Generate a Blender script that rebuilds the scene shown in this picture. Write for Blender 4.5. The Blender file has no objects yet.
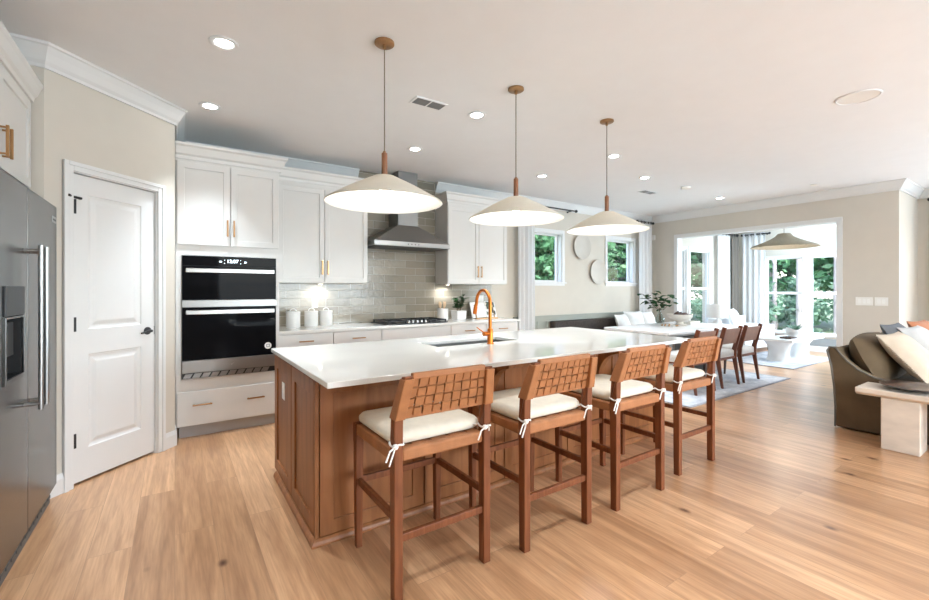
import bpy, bmesh, math, random
from mathutils import Vector, Matrix, Euler
PI = math.pi
R = math.radians
random.seed(7)
sc = bpy.context.scene
col = sc.collection

# ------------------------------------------------------------------ camera, world, light, exposure
cam_d = bpy.data.cameras.new('camera'); cam = bpy.data.objects.new('camera', cam_d); col.objects.link(cam)
cam_d.sensor_width = 36.0; cam_d.sensor_fit = 'HORIZONTAL'
cam_d.lens = 428.0 / 929.0 * 36.0
cam_d.shift_y = -11.0 / 929.0
cam_d.clip_start = 0.05; cam_d.clip_end = 300
cam.location = (0, 0, 1.36); cam.rotation_euler = (R(90), 0, R(-34.085))
sc.camera = cam

world = bpy.data.worlds.new('world'); sc.world = world; world.use_nodes = True
wn = world.node_tree.nodes; wl = world.node_tree.links
sky = wn.new('ShaderNodeTexSky'); sky.sky_type = 'NISHITA'; sky.sun_disc = False
sky.sun_elevation = R(48); sky.sun_rotation = R(200); sky.air_density = 1.0; sky.dust_density = 2.5
bg = wn['Background']; bg.inputs['Strength'].default_value = 1.0
wl.new(sky.outputs['Color'], bg.inputs['Color'])

sun_d = bpy.data.lights.new('sun', 'SUN'); sun_d.energy = 2.2; sun_d.angle = R(3); sun_d.color = (1.0, 0.95, 0.86)
sun = bpy.data.objects.new('sun', sun_d); col.objects.link(sun)
sun.rotation_euler = (0, R(-40), 0)      # high sun, travels along +x over the roof on to the trees

def area(name, loc, direction, sx, sy, energy, color):
    d = bpy.data.lights.new(name, 'AREA'); d.shape = 'RECTANGLE'; d.size = sx; d.size_y = sy
    d.energy = energy; d.color = color
    o = bpy.data.objects.new(name, d); col.objects.link(o); o.location = loc
    o.rotation_euler = Vector(direction).to_track_quat('-Z', 'Z').to_euler()
    return o
DAY = (0.66, 0.84, 1.0)
# daylight through the living-room windows (right of the frame), then two unseen fill lamps
area('daylight_living', (9.70, -1.3, 1.45), (-1, 0, 0.75), 4.2, 2.2, 165, DAY)
area('fill_behind', (3.5, -4.42, 1.5), (0, 1, 0.85), 5.0, 2.2, 240, DAY)  # added behind the camera, tilted up to brighten the ceiling
area('fill_sunroom', (10.6, 1.80, 1.5), (0, 1, 0), 1.5, 1.7, 120, DAY)  # added lamp out of view, on a wall without a window

sc.view_settings.view_transform = 'Standard'; sc.view_settings.look = 'None'
sc.view_settings.gamma = 1.0; sc.view_settings.use_curve_mapping = False
sc.view_settings.exposure = 0.76
try:
    sc.cycles.use_denoising = True; sc.cycles.denoiser = 'OPENIMAGEDENOISE'
    sc.cycles.max_bounces = 9; sc.cycles.diffuse_bounces = 5; sc.cycles.glossy_bounces = 4
    sc.cycles.transparent_max_bounces = 12; sc.cycles.sample_clamp_indirect = 6.0
    sc.cycles.caustics_reflective = False; sc.cycles.caustics_refractive = False
except Exception:
    pass

# ------------------------------------------------------------------ materials
def nmat(name):
    m = bpy.data.materials.new(name); m.use_nodes = True
    return m, m.node_tree.nodes, m.node_tree.links, m.node_tree.nodes['Principled BSDF']
def mat(name, c, rough=0.5, metal=0.0, var=0.04, scale=6.0, bump=0.0, bscale=60.0, stretch=(1, 1, 1), coat=0.0, spec=0.5, detail=4):
    m, n, l, p = nmat(name)
    tc = n.new('ShaderNodeTexCoord'); mp = n.new('ShaderNodeMapping'); mp.inputs['Scale'].default_value = stretch
    l.new(tc.outputs['Object'], mp.inputs['Vector'])
    nz = n.new('ShaderNodeTexNoise'); nz.inputs['Scale'].default_value = scale; nz.inputs['Detail'].default_value = detail
    l.new(mp.outputs['Vector'], nz.inputs['Vector'])
    rp = n.new('ShaderNodeValToRGB')
    rp.color_ramp.elements[0].position = 0.3; rp.color_ramp.elements[1].position = 0.7
    rp.color_ramp.elements[0].color = tuple(max(0, x * (1 - var)) for x in c) + (1,)
    rp.color_ramp.elements[1].color = tuple(min(1, x * (1 + var)) for x in c) + (1,)
    l.new(nz.outputs['Fac'], rp.inputs['Fac']); l.new(rp.outputs['Color'], p.inputs['Base Color'])
    p.inputs['Roughness'].default_value = rough; p.inputs['Metallic'].default_value = metal
    p.inputs['Specular IOR Level'].default_value = spec
    if coat: p.inputs['Coat Weight'].default_value = coat; p.inputs['Coat Roughness'].default_value = 0.12
    if bump:
        b = n.new('ShaderNodeBump'); b.inputs['Strength'].default_value = bump; b.inputs['Distance'].default_value = 0.01
        nb = n.new('ShaderNodeTexNoise'); nb.inputs['Scale'].default_value = bscale
        l.new(mp.outputs['Vector'], nb.inputs['Vector'])
        l.new(nb.outputs['Fac'], b.inputs['Height']); l.new(b.outputs['Normal'], p.inputs['Normal'])
    return m
def emit(name, c, s):
    m, n, l, p = nmat(name)
    nz = n.new('ShaderNodeTexNoise'); nz.inputs['Scale'].default_value = 3
    p.inputs['Base Color'].default_value = c + (1,)
    p.inputs['Emission Color'].default_value = c + (1,); p.inputs['Emission Strength'].default_value = s
    return m

def wood_planks():
    m, n, l, p = nmat('oak_floor')
    tc = n.new('ShaderNodeTexCoord'); sp = n.new('ShaderNodeSeparateXYZ'); l.new(tc.outputs['Object'], sp.inputs[0])
    cb = n.new('ShaderNodeCombineXYZ'); l.new(sp.outputs['Y'], cb.inputs['X']); l.new(sp.outputs['X'], cb.inputs['Y'])
    bk = n.new('ShaderNodeTexBrick'); l.new(cb.outputs[0], bk.inputs['Vector'])
    bk.offset = 0.37; bk.offset_frequency = 2; bk.squash = 1.0
    bk.inputs['Color1'].default_value = (0, 0, 0, 1); bk.inputs['Color2'].default_value = (1, 1, 1, 1)
    bk.inputs['Mortar'].default_value = (0.5, 0.5, 0.5, 1)
    bk.inputs['Scale'].default_value = 1; bk.inputs['Brick Width'].default_value = 1.75; bk.inputs['Row Height'].default_value = 0.185
    bk.inputs['Mortar Size'].default_value = 0.0012; bk.inputs['Mortar Smooth'].default_value = 0.2; bk.inputs['Bias'].default_value = 0
    rp = n.new('ShaderNodeValToRGB')
    e = rp.color_ramp.elements
    e[0].color = FLOOR_DARK + (1,); e[1].color = FLOOR_LIGHT + (1,)
    mid = e.new(0.5); mid.color = FLOOR_MID + (1,)
    l.new(bk.outputs['Color'], rp.inputs['Fac'])
    # per-plank offset of the grain
    off = n.new('ShaderNodeVectorMath'); off.operation = 'MULTIPLY_ADD'
    l.new(bk.outputs['Color'], off.inputs[0]); off.inputs[1].default_value = (31, 17, 9); l.new(tc.outputs['Object'], off.inputs[2])
    mp = n.new('ShaderNodeMapping'); mp.inputs['Scale'].default_value = (9, 0.55, 1); l.new(off.outputs[0], mp.inputs['Vector'])
    nz = n.new('ShaderNodeTexNoise'); nz.inputs['Scale'].default_value = 2.2; nz.inputs['Detail'].default_value = 7; nz.inputs['Distortion'].default_value = 0.7
    l.new(mp.outputs[0], nz.inputs['Vector'])
    wv = n.new('ShaderNodeTexNoise'); wv.inputs['Scale'].default_value = 11; wv.inputs['Detail'].default_value = 3
    l.new(mp.outputs[0], wv.inputs['Vector'])
    r2 = n.new('ShaderNodeValToRGB'); r2.color_ramp.elements[0].position = 0.32; r2.color_ramp.elements[1].position = 0.68
    r2.color_ramp.elements[0].color = (0.62, 0.54, 0.48, 1); r2.color_ramp.elements[1].color = (1.10, 1.12, 1.12, 1)
    l.new(nz.outputs['Fac'], r2.inputs['Fac'])
    mx = n.new('ShaderNodeMixRGB'); mx.blend_type = 'MULTIPLY'; mx.inputs['Fac'].default_value = 0.75
    l.new(rp.outputs['Color'], mx.inputs['Color1']); l.new(r2.outputs['Color'], mx.inputs['Color2'])
    r4 = n.new('ShaderNodeValToRGB'); r4.color_ramp.elements[0].position = 0.35; r4.color_ramp.elements[1].position = 0.6
    r4.color_ramp.elements[0].color = (0.76, 0.70, 0.66, 1); r4.color_ramp.elements[1].color = (1, 1, 1, 1)
    l.new(wv.outputs['Fac'], r4.inputs['Fac'])
    mxa = n.new('ShaderNodeMixRGB'); mxa.blend_type = 'MULTIPLY'; mxa.inputs['Fac'].default_value = 0.6
    l.new(mx.outputs['Color'], mxa.inputs['Color1']); l.new(r4.outputs['Color'], mxa.inputs['Color2'])
    # knots
    vo = n.new('ShaderNodeTexVoronoi'); vo.inputs['Scale'].default_value = 1.0; vo.inputs['Randomness'].default_value = 1
    mk = n.new('ShaderNodeMapping'); mk.inputs['Scale'].default_value = (3.8, 2.4, 1); l.new(tc.outputs['Object'], mk.inputs['Vector'])
    l.new(mk.outputs[0], vo.inputs['Vector'])
    r3 = n.new('ShaderNodeValToRGB'); r3.color_ramp.elements[0].position = 0.035; r3.color_ramp.elements[1].position = 0.11
    r3.color_ramp.elements[0].color = (0.22, 0.13, 0.09, 1); r3.color_ramp.elements[1].color = (1, 1, 1, 1)
    l.new(vo.outputs['Distance'], r3.inputs['Fac'])
    m2 = n.new('ShaderNodeMixRGB'); m2.blend_type = 'MULTIPLY'; kn = n.new('ShaderNodeSeparateColor'); l.new(vo.outputs['Color'], kn.inputs[0])
    kg = n.new('ShaderNodeMath'); kg.operation = 'GREATER_THAN'; kg.inputs[1].default_value = 0.45; l.new(kn.outputs[0], kg.inputs[0])
    l.new(kg.outputs[0], m2.inputs['Fac'])
    l.new(mxa.outputs['Color'], m2.inputs['Color1']); l.new(r3.outputs['Color'], m2.inputs['Color2'])
    m3 = n.new('ShaderNodeMixRGB'); m3.inputs['Color2'].default_value = (0.20, 0.11, 0.06, 1)
    sc_ = n.new('ShaderNodeMath'); sc_.operation = 'MULTIPLY'; sc_.inputs[1].default_value = 0.55
    l.new(bk.outputs['Fac'], sc_.inputs[0]); l.new(sc_.outputs[0], m3.inputs['Fac']); l.new(m2.outputs['Color'], m3.inputs['Color1'])
    l.new(m3.outputs['Color'], p.inputs['Base Color'])
    p.inputs['Roughness'].default_value = 0.29; p.inputs['Specular IOR Level'].default_value = 0.5; p.inputs['Coat Weight'].default_value = 0.25; p.inputs['Coat Roughness'].default_value = 0.3
    bp = n.new('ShaderNodeBump'); bp.inputs['Strength'].default_value = 0.12; bp.inputs['Distance'].default_value = 0.004
    l.new(nz.outputs['Fac'], bp.inputs['Height']); l.new(bp.outputs['Normal'], p.inputs['Normal'])
    return m
def grain(name, dark, light, rough=0.42, stretch=(14, 14, 0.9), coat=0.0, spec=.5):
    m, n, l, p = nmat(name); p.inputs['Specular IOR Level'].default_value = spec
    tc = n.new('ShaderNodeTexCoord'); mp = n.new('ShaderNodeMapping'); mp.inputs['Scale'].default_value = stretch
    l.new(tc.outputs['Object'], mp.inputs['Vector'])
    nz = n.new('ShaderNodeTexNoise'); nz.inputs['Scale'].default_value = 2.0; nz.inputs['Detail'].default_value = 6; nz.inputs['Distortion'].default_value = 0.6
    l.new(mp.outputs[0], nz.inputs['Vector'])
    rp = n.new('ShaderNodeValToRGB'); rp.color_ramp.elements[0].position = 0.3; rp.color_ramp.elements[1].position = 0.7
    rp.color_ramp.elements[0].color = dark + (1,); rp.color_ramp.elements[1].color = light + (1,)
    l.new(nz.outputs['Fac'], rp.inputs['Fac']); l.new(rp.outputs['Color'], p.inputs['Base Color'])
    p.inputs['Roughness'].default_value = rough
    if coat: p.inputs['Coat Weight'].default_value = coat; p.inputs['Coat Roughness'].default_value = 0.2
    return m
def tile_mat():
    m, n, l, p = nmat('glazed_tile')
    tc = n.new('ShaderNodeTexCoord'); sp = n.new('ShaderNodeSeparateXYZ'); l.new(tc.outputs['Object'], sp.inputs[0])
    cb = n.new('ShaderNodeCombineXYZ'); l.new(sp.outputs['X'], cb.inputs['X']); l.new(sp.outputs['Z'], cb.inputs['Y'])
    bk = n.new('ShaderNodeTexBrick'); l.new(cb.outputs[0], bk.inputs['Vector'])
    bk.offset = 0.5; bk.inputs['Color1'].default_value = (0, 0, 0, 1); bk.inputs['Color2'].default_value = (1, 1, 1, 1); bk.inputs['Mortar'].default_value = (.5, .5, .5, 1)
    bk.inputs['Scale'].default_value = 1; bk.inputs['Brick Width'].default_value = 0.315; bk.inputs['Row Height'].default_value = 0.1035
    bk.inputs['Mortar Size'].default_value = 0.0022; bk.inputs['Mortar Smooth'].default_value = 0.3
    rp = n.new('ShaderNodeValToRGB'); e = rp.color_ramp.elements
    e[0].color = (0.20, 0.175, 0.135, 1); e[1].color = (0.33, 0.295, 0.235, 1)
    l.new(bk.outputs['Color'], rp.inputs['Fac'])
    mx = n.new('ShaderNodeMixRGB'); mx.inputs['Color2'].default_value = (0.55, 0.53, 0.48, 1)
    l.new(bk.outputs['Fac'], mx.inputs['Fac']); l.new(rp.outputs['Color'], mx.inputs['Color1'])
    l.new(mx.outputs['Color'], p.inputs['Base Color']); p.inputs['Roughness'].default_value = 0.13
    nz = n.new('ShaderNodeTexNoise'); nz.inputs['Scale'].default_value = 26; nz.inputs['Detail'].default_value = 2
    l.new(tc.outputs['Object'], nz.inputs['Vector'])
    ad = n.new('ShaderNodeMath'); ad.operation = 'MULTIPLY_ADD'; l.new(bk.outputs['Fac'], ad.inputs[0]); ad.inputs[1].default_value = -1.2; l.new(nz.outputs['Fac'], ad.inputs[2])
    bp = n.new('ShaderNodeBump'); bp.inputs['Strength'].default_value = 0.6; bp.inputs['Distance'].default_value = 0.004
    l.new(ad.outputs[0], bp.inputs['Height']); l.new(bp.outputs['Normal'], p.inputs['Normal'])
    return m
def steel_mat(name, c, rough, stretch):
    m, n, l, p = nmat(name)
    tc = n.new('ShaderNodeTexCoord'); mp = n.new('ShaderNodeMapping'); mp.inputs['Scale'].default_value = stretch
    l.new(tc.outputs['Object'], mp.inputs['Vector'])
    nz = n.new('ShaderNodeTexNoise'); nz.inputs['Scale'].default_value = 20; nz.inputs['Detail'].default_value = 3; l.new(mp.outputs[0], nz.inputs['Vector'])
    mr = n.new('ShaderNodeMapRange'); mr.inputs['To Min'].default_value = rough * 0.94; mr.inputs['To Max'].default_value = rough * 1.06
    l.new(nz.outputs['Fac'], mr.inputs['Value']); l.new(mr.outputs[0], p.inputs['Roughness'])
    p.inputs['Base Color'].default_value = c + (1,); p.inputs['Metallic'].default_value = 1.0
    return m
def glass_mat(name, tint=(1, 1, 1)):
    m, n, l, p = nmat(name); n.remove(p)
    out = n['Material Output']
    t = n.new('ShaderNodeBsdfTransparent'); t.inputs['Color'].default_value = tint + (1,)
    g = n.new('ShaderNodeBsdfGlossy'); g.inputs['Roughness'].default_value = 0.02
    fr = n.new('ShaderNodeFresnel'); fr.inputs['IOR'].default_value = 1.45
    nz = n.new('ShaderNodeTexNoise'); nz.inputs['Scale'].default_value = 0.8
    bp = n.new('ShaderNodeBump'); bp.inputs['Strength'].default_value = 0.02; l.new(nz.outputs['Fac'], bp.inputs['Height']); l.new(bp.outputs['Normal'], g.inputs['Normal'])
    ge = n.new('ShaderNodeNewGeometry'); iv = n.new('ShaderNodeMath'); iv.operation = 'MULTIPLY_ADD'; l.new(ge.outputs['Backfacing'], iv.inputs[0]); iv.inputs[1].default_value = -1; iv.inputs[2].default_value = 1
    fm_ = n.new('ShaderNodeMath'); fm_.operation = 'MULTIPLY'; l.new(fr.outputs[0], fm_.inputs[0]); l.new(iv.outputs[0], fm_.inputs[1])
    mx = n.new('ShaderNodeMixShader'); l.new(fm_.outputs[0], mx.inputs[0]); l.new(t.outputs[0], mx.inputs[1]); l.new(g.outputs[0], mx.inputs[2])
    l.new(mx.outputs[0], out.inputs['Surface'])
    return m
def cloth_mat(name, c, trans=0.35, rough=0.9, var=0.04, scale=40):
    m, n, l, p = nmat(name); out = n['Material Output']
    tc = n.new('ShaderNodeTexCoord'); nz = n.new('ShaderNodeTexNoise'); nz.inputs['Scale'].default_value = scale
    l.new(tc.outputs['Object'], nz.inputs['Vector'])
    rp = n.new('ShaderNodeValToRGB'); rp.color_ramp.elements[0].color = tuple(x * (1 - var) for x in c) + (1,); rp.color_ramp.elements[1].color = tuple(min(1, x * (1 + var)) for x in c) + (1,)
    l.new(nz.outputs['Fac'], rp.inputs['Fac']); l.new(rp.outputs['Color'], p.inputs['Base Color'])
    p.inputs['Roughness'].default_value = rough; p.inputs['Specular IOR Level'].default_value = 0.2
    t = n.new('ShaderNodeBsdfTranslucent'); l.new(rp.outputs['Color'], t.inputs['Color'])
    mx = n.new('ShaderNodeMixShader'); mx.inputs[0].default_value = trans
    l.new(p.outputs[0], mx.inputs[1]); l.new(t.outputs[0], mx.inputs[2]); l.new(mx.outputs[0], out.inputs['Surface'])
    return m
def leaf_mat(name, a, b):
    m, n, l, p = nmat(name); out = n['Material Output']
    ge = n.new('ShaderNodeTexCoord'); nz = n.new('ShaderNodeTexNoise'); nz.inputs['Scale'].default_value = 1.3; nz.inputs['Detail'].default_value = 3
    l.new(ge.outputs['Object'], nz.inputs['Vector'])
    rp = n.new('ShaderNodeValToRGB'); rp.color_ramp.elements[0].position = .35; rp.color_ramp.elements[1].position = .65
    rp.color_ramp.elements[0].color = a + (1,); rp.color_ramp.elements[1].color = b + (1,)
    l.new(nz.outputs['Fac'], rp.inputs['Fac']); l.new(rp.outputs['Color'], p.inputs['Base Color']); p.inputs['Roughness'].default_value = 0.5
    t = n.new('ShaderNodeBsdfTranslucent'); l.new(rp.outputs['Color'], t.inputs['Color'])
    mx = n.new('ShaderNodeMixShader'); mx.inputs[0].default_value = 0.35
    l.new(p.outputs[0], mx.inputs[1]); l.new(t.outputs[0], mx.inputs[2]); l.new(mx.outputs[0], out.inputs['Surface'])
    return m

FLOOR_DARK, FLOOR_MID, FLOOR_LIGHT = (0.47, 0.258, 0.132), (0.58, 0.332, 0.176), (0.68, 0.41, 0.23)
M = {}
M['wall'] = mat('greige_wall_paint', (0.60, 0.555, 0.485), 0.85, var=0.015, bump=0.05, bscale=180)
M['ceil'] = mat('white_ceiling_paint', (0.81, 0.815, 0.82), 0.9, var=0.01, bump=0.05, bscale=160)
M['trim'] = mat('white_trim_paint', (0.70, 0.70, 0.69), 0.42, var=0.01)
M['cab'] = mat('white_cabinet_paint', (0.665, 0.655, 0.63), 0.38, var=0.012)
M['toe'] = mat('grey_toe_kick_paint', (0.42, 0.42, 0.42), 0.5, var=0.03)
M['floor'] = wood_planks()
M['slategrey'] = mat('grey_apron_paint', (0.25, 0.27, 0.28), 0.6, var=0.02)
M['quartz'] = mat('white_quartz', (0.72, 0.71, 0.675), 0.06, var=0.025, scale=3.5, spec=0.6)
M['island'] = grain('stained_island_wood', (0.215, 0.080, 0.028), (0.33, 0.132, 0.048), 0.42, (10, 10, 0.8), spec=.3)
M['stool'] = grain('stool_walnut', (0.125, 0.037, 0.013), (0.215, 0.070, 0.026), 0.45, (22, 22, 1.6), spec=.25)
M['leather'] = mat('tan_leather', (0.35, 0.142, 0.055), 0.55, spec=.3, var=0.14, scale=16, bump=0.2, bscale=160)
M['cushion'] = mat('cream_canvas', (0.76, 0.69, 0.57), 0.9, var=0.04, scale=30, bump=0.25, bscale=240)
M['tie'] = mat('white_cotton_cord', (0.82, 0.79, 0.74), 0.9, var=0.03)
M['steel'] = steel_mat('brushed_steel', (0.28, 0.275, 0.265), 0.38, (1, 1, 30))
M['steelh'] = steel_mat('brushed_steel_handle', (0.38, 0.375, 0.365), 0.30, (1, 1, 20))
M['fridge'] = steel_mat('fridge_steel', (0.11, 0.105, 0.10), 0.24, (1, 40, 1))
M['fridgedark'] = mat('fridge_grille_grey', (0.10, 0.10, 0.10), 0.5)
M['blackglass'] = mat('black_oven_glass', (0.006, 0.006, 0.007), 0.04, var=0.1, spec=0.03)
M['black'] = mat('black_iron', (0.012, 0.012, 0.013), 0.4, var=0.1)
M['darkgrey'] = mat('dark_grey_plastic', (0.03, 0.03, 0.032), 0.4)
M['tile'] = tile_mat()
M['bronze'] = mat('bronze_pull', (0.42, 0.235, 0.105), 0.3, 1.0, var=0.08)
M['copper'] = mat('copper_faucet', (0.58, 0.17, 0.032), 0.32, 1.0, var=0.04)
M['brasswood'] = grain('pendant_walnut', (0.20, 0.075, 0.03), (0.30, 0.12, 0.05), 0.4, (30, 30, 2))
M['canopy'] = mat('aged_brass_canopy', (0.33, 0.19, 0.09), 0.35, 0.8, var=0.1)
M['cord'] = mat('taupe_cord', (0.17, 0.14, 0.10), 0.7)
M['shade'] = cloth_mat('cream_shade_fabric', (0.80, 0.76, 0.68), 0.22, var=0.03)
M['bulb'] = emit('warm_bulb', (1.0, 0.92, 0.80), 25)
M['lens'] = emit('downlight_lens', (1.0, 0.97, 0.94), 20)
M['strip'] = emit('under_cabinet_lens', (1.0, 0.9, 0.75), 10)
M['clock'] = emit('display_digits', (0.75, 0.9, 1.0), 2.5)
M['ceramic'] = mat('white_ceramic', (0.80, 0.79, 0.77), 0.25, var=0.02)
M['matteceramic'] = mat('ivory_matte_ceramic', (0.58, 0.545, 0.49), 0.7, var=0.03, bump=0.1, bscale=40)
M['spoon'] = mat('beech_wood', (0.62, 0.42, 0.25), 0.6, var=0.08)
M['leaf'] = leaf_mat('houseplant_leaf', (0.012, 0.06, 0.012), (0.03, 0.13, 0.03))
M['stem'] = mat('brown_stem', (0.12, 0.075, 0.04), 0.7)
M['glass'] = glass_mat('window_glass')
M['vglass'] = glass_mat('vase_glass', (0.90, 0.94, 0.93))
M['green'] = mat('sage_wainscot_paint', (0.33, 0.345, 0.30), 0.55, var=0.02)
M['bench'] = mat('dark_woven_upholstery', (0.055, 0.042, 0.036), 0.85, var=0.5, scale=70, bump=0.5, bscale=90, stretch=(2.5, 1, .6))
M['white_cloth'] = mat('white_linen', (0.82, 0.81, 0.79), 0.95, var=0.03, scale=14, bump=0.15, bscale=120)
M['chairwood'] = grain('dining_chair_wood', (0.10, 0.028, 0.012), (0.17, 0.05, 0.022), 0.38, (22, 22, 1.6))
M['chairleather'] = mat('brown_chair_leather', (0.24, 0.135, 0.10), 0.5, var=0.12, scale=10)
M['chairlegs'] = grain('dark_chair_leg_wood', (0.07, 0.036, 0.024), (0.11, 0.055, 0.035), 0.45, (22, 22, 1.6))
M['seatgrey'] = mat('oatmeal_upholstery', (0.60, 0.58, 0.54), 0.95, var=0.05, scale=60)
M['table'] = mat('white_table_lacquer', (0.82, 0.81, 0.79), 0.22, var=0.015)
M['tablegrey'] = mat('grey_table_base', (0.33, 0.32, 0.30), 0.6)
def rug_mat():
    m, n, l, p = nmat('blue_grey_rug')
    tc = n.new('ShaderNodeTexCoord'); a = n.new('ShaderNodeTexNoise'); a.inputs['Scale'].default_value = 3.2; a.inputs['Detail'].default_value = 8; a.inputs['Roughness'].default_value = .75
    l.new(tc.outputs['Object'], a.inputs['Vector'])
    rp = n.new('ShaderNodeValToRGB'); rp.color_ramp.elements[0].position = .38; rp.color_ramp.elements[1].position = .62
    rp.color_ramp.elements[0].color = (.40, .43, .48, 1); rp.color_ramp.elements[1].color = (.70, .70, .71, 1)
    l.new(a.outputs['Fac'], rp.inputs['Fac']); l.new(rp.outputs['Color'], p.inputs['Base Color']); p.inputs['Roughness'].default_value = 1
    p.inputs['Specular IOR Level'].default_value = .1
    return m
M['rug'] = rug_mat()
M['rugedge'] = mat('rug_binding', (0.33, 0.34, 0.37), 1.0)
M['slip'] = mat('olive_brown_slipcover', (0.11, 0.074, 0.039), 0.9, var=0.2, scale=5, bump=0.5, bscale=7, detail=6)
M['piping'] = mat('slipcover_piping', (0.15, 0.135, 0.115), 0.9)
M['cream'] = mat('cream_pillow_linen', (0.52, 0.43, 0.335), 0.95, var=0.06, scale=9, bump=0.3, bscale=14)
M['greylinen'] = mat('pale_grey_linen', (0.48, 0.47, 0.46), 0.95, var=0.07, scale=9, bump=0.3, bscale=14)
M['slate'] = mat('slate_throw', (0.12, 0.125, 0.135), 0.95, var=0.08)
M['rust'] = mat('rust_linen', (0.42, 0.17, 0.085), 0.95, var=0.06, scale=9, bump=0.3, bscale=14)
M['stone'] = mat('travertine', (0.66, 0.58, 0.49), 0.6, var=0.10, scale=5, bump=0.12, bscale=40, stretch=(1, 1, 2.2))
M['dish'] = grain('walnut_dish', (0.045, 0.026, 0.018), (0.10, 0.058, 0.04), 0.3, (6, 20, 6), coat=0.3)
M['rattan'] = mat('woven_rattan', (0.24, 0.185, 0.12), 0.8, var=0.35, scale=60, bump=0.5, bscale=70, stretch=(1, 1, 5))
M['drape'] = cloth_mat('white_sheer_drape', (0.90, 0.90, 0.90), 0.5)
M['taupe'] = cloth_mat('taupe_corner_shade', (0.15, 0.13, 0.11), 0.05)  # shade of the wall corner put into the colour
M['greydrape'] = cloth_mat('grey_drape', (0.5, 0.48, 0.45), 0.15)
M['paper'] = mat('white_paper', (0.84, 0.83, 0.80), 0.7, var=0.02)
def photo_page():
    m, n, l, p = nmat('cookbook_photo_page')
    tc = n.new('ShaderNodeTexCoord'); v = n.new('ShaderNodeTexVoronoi'); v.inputs['Scale'].default_value = 26
    l.new(tc.outputs['Object'], v.inputs['Vector'])
    rp = n.new('ShaderNodeValToRGB'); rp.color_ramp.interpolation = 'CONSTANT'; e = rp.color_ramp.elements
    e[0].color = (.03, .035, .03, 1); e[1].position = .45; e[1].color = (.5, .45, .38, 1)
    x = e.new(.62); x.color = (.07, .09, .04, 1); x = e.new(.8); x.color = (.75, .72, .66, 1)
    sp = n.new('ShaderNodeSeparateColor'); l.new(v.outputs['Color'], sp.inputs[0]); l.new(sp.outputs[0], rp.inputs['Fac'])
    l.new(rp.outputs['Color'], p.inputs['Base Color']); p.inputs['Roughness'].default_value = .4
    return m
M['photo'] = photo_page()
M['pear'] = mat('brown_pear_skin', (0.075, 0.04, 0.03), 0.5, var=0.3, scale=14)
M['bead'] = mat('wooden_bead', (0.42, 0.25, 0.13), 0.5, var=0.1)
M['lampshade'] = cloth_mat('white_lampshade', (0.86, 0.85, 0.83), 0.35)
M['ground'] = mat('lawn_soil', (0.13, 0.17, 0.10), 1.0, var=0.3, scale=3)
M['bark'] = mat('pale_bark', (0.26, 0.24, 0.235), 0.9, var=0.25, scale=9, stretch=(3, 3, .6))
M['leafA'] = leaf_mat('woodland_leaf', (0.045, 0.15, 0.075), (0.13, 0.31, 0.15))
M['leafB'] = leaf_mat('shrub_leaf', (0.055, 0.13, 0.085), (0.17, 0.29, 0.20))
M['siding'] = mat('blue_grey_siding', (0.36, 0.45, 0.58), 0.8, var=0.06, stretch=(.3, .3, 8))
M['roof'] = mat('grey_roof_shingle', (0.14, 0.14, 0.15), 0.9, var=0.2, scale=12)
M['plate'] = mat('white_plastic_plate', (0.80, 0.78, 0.74), 0.4, var=0.01)
M['grille'] = mat('vent_louver_grey', (0.22, 0.22, 0.22), 0.6)

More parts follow.
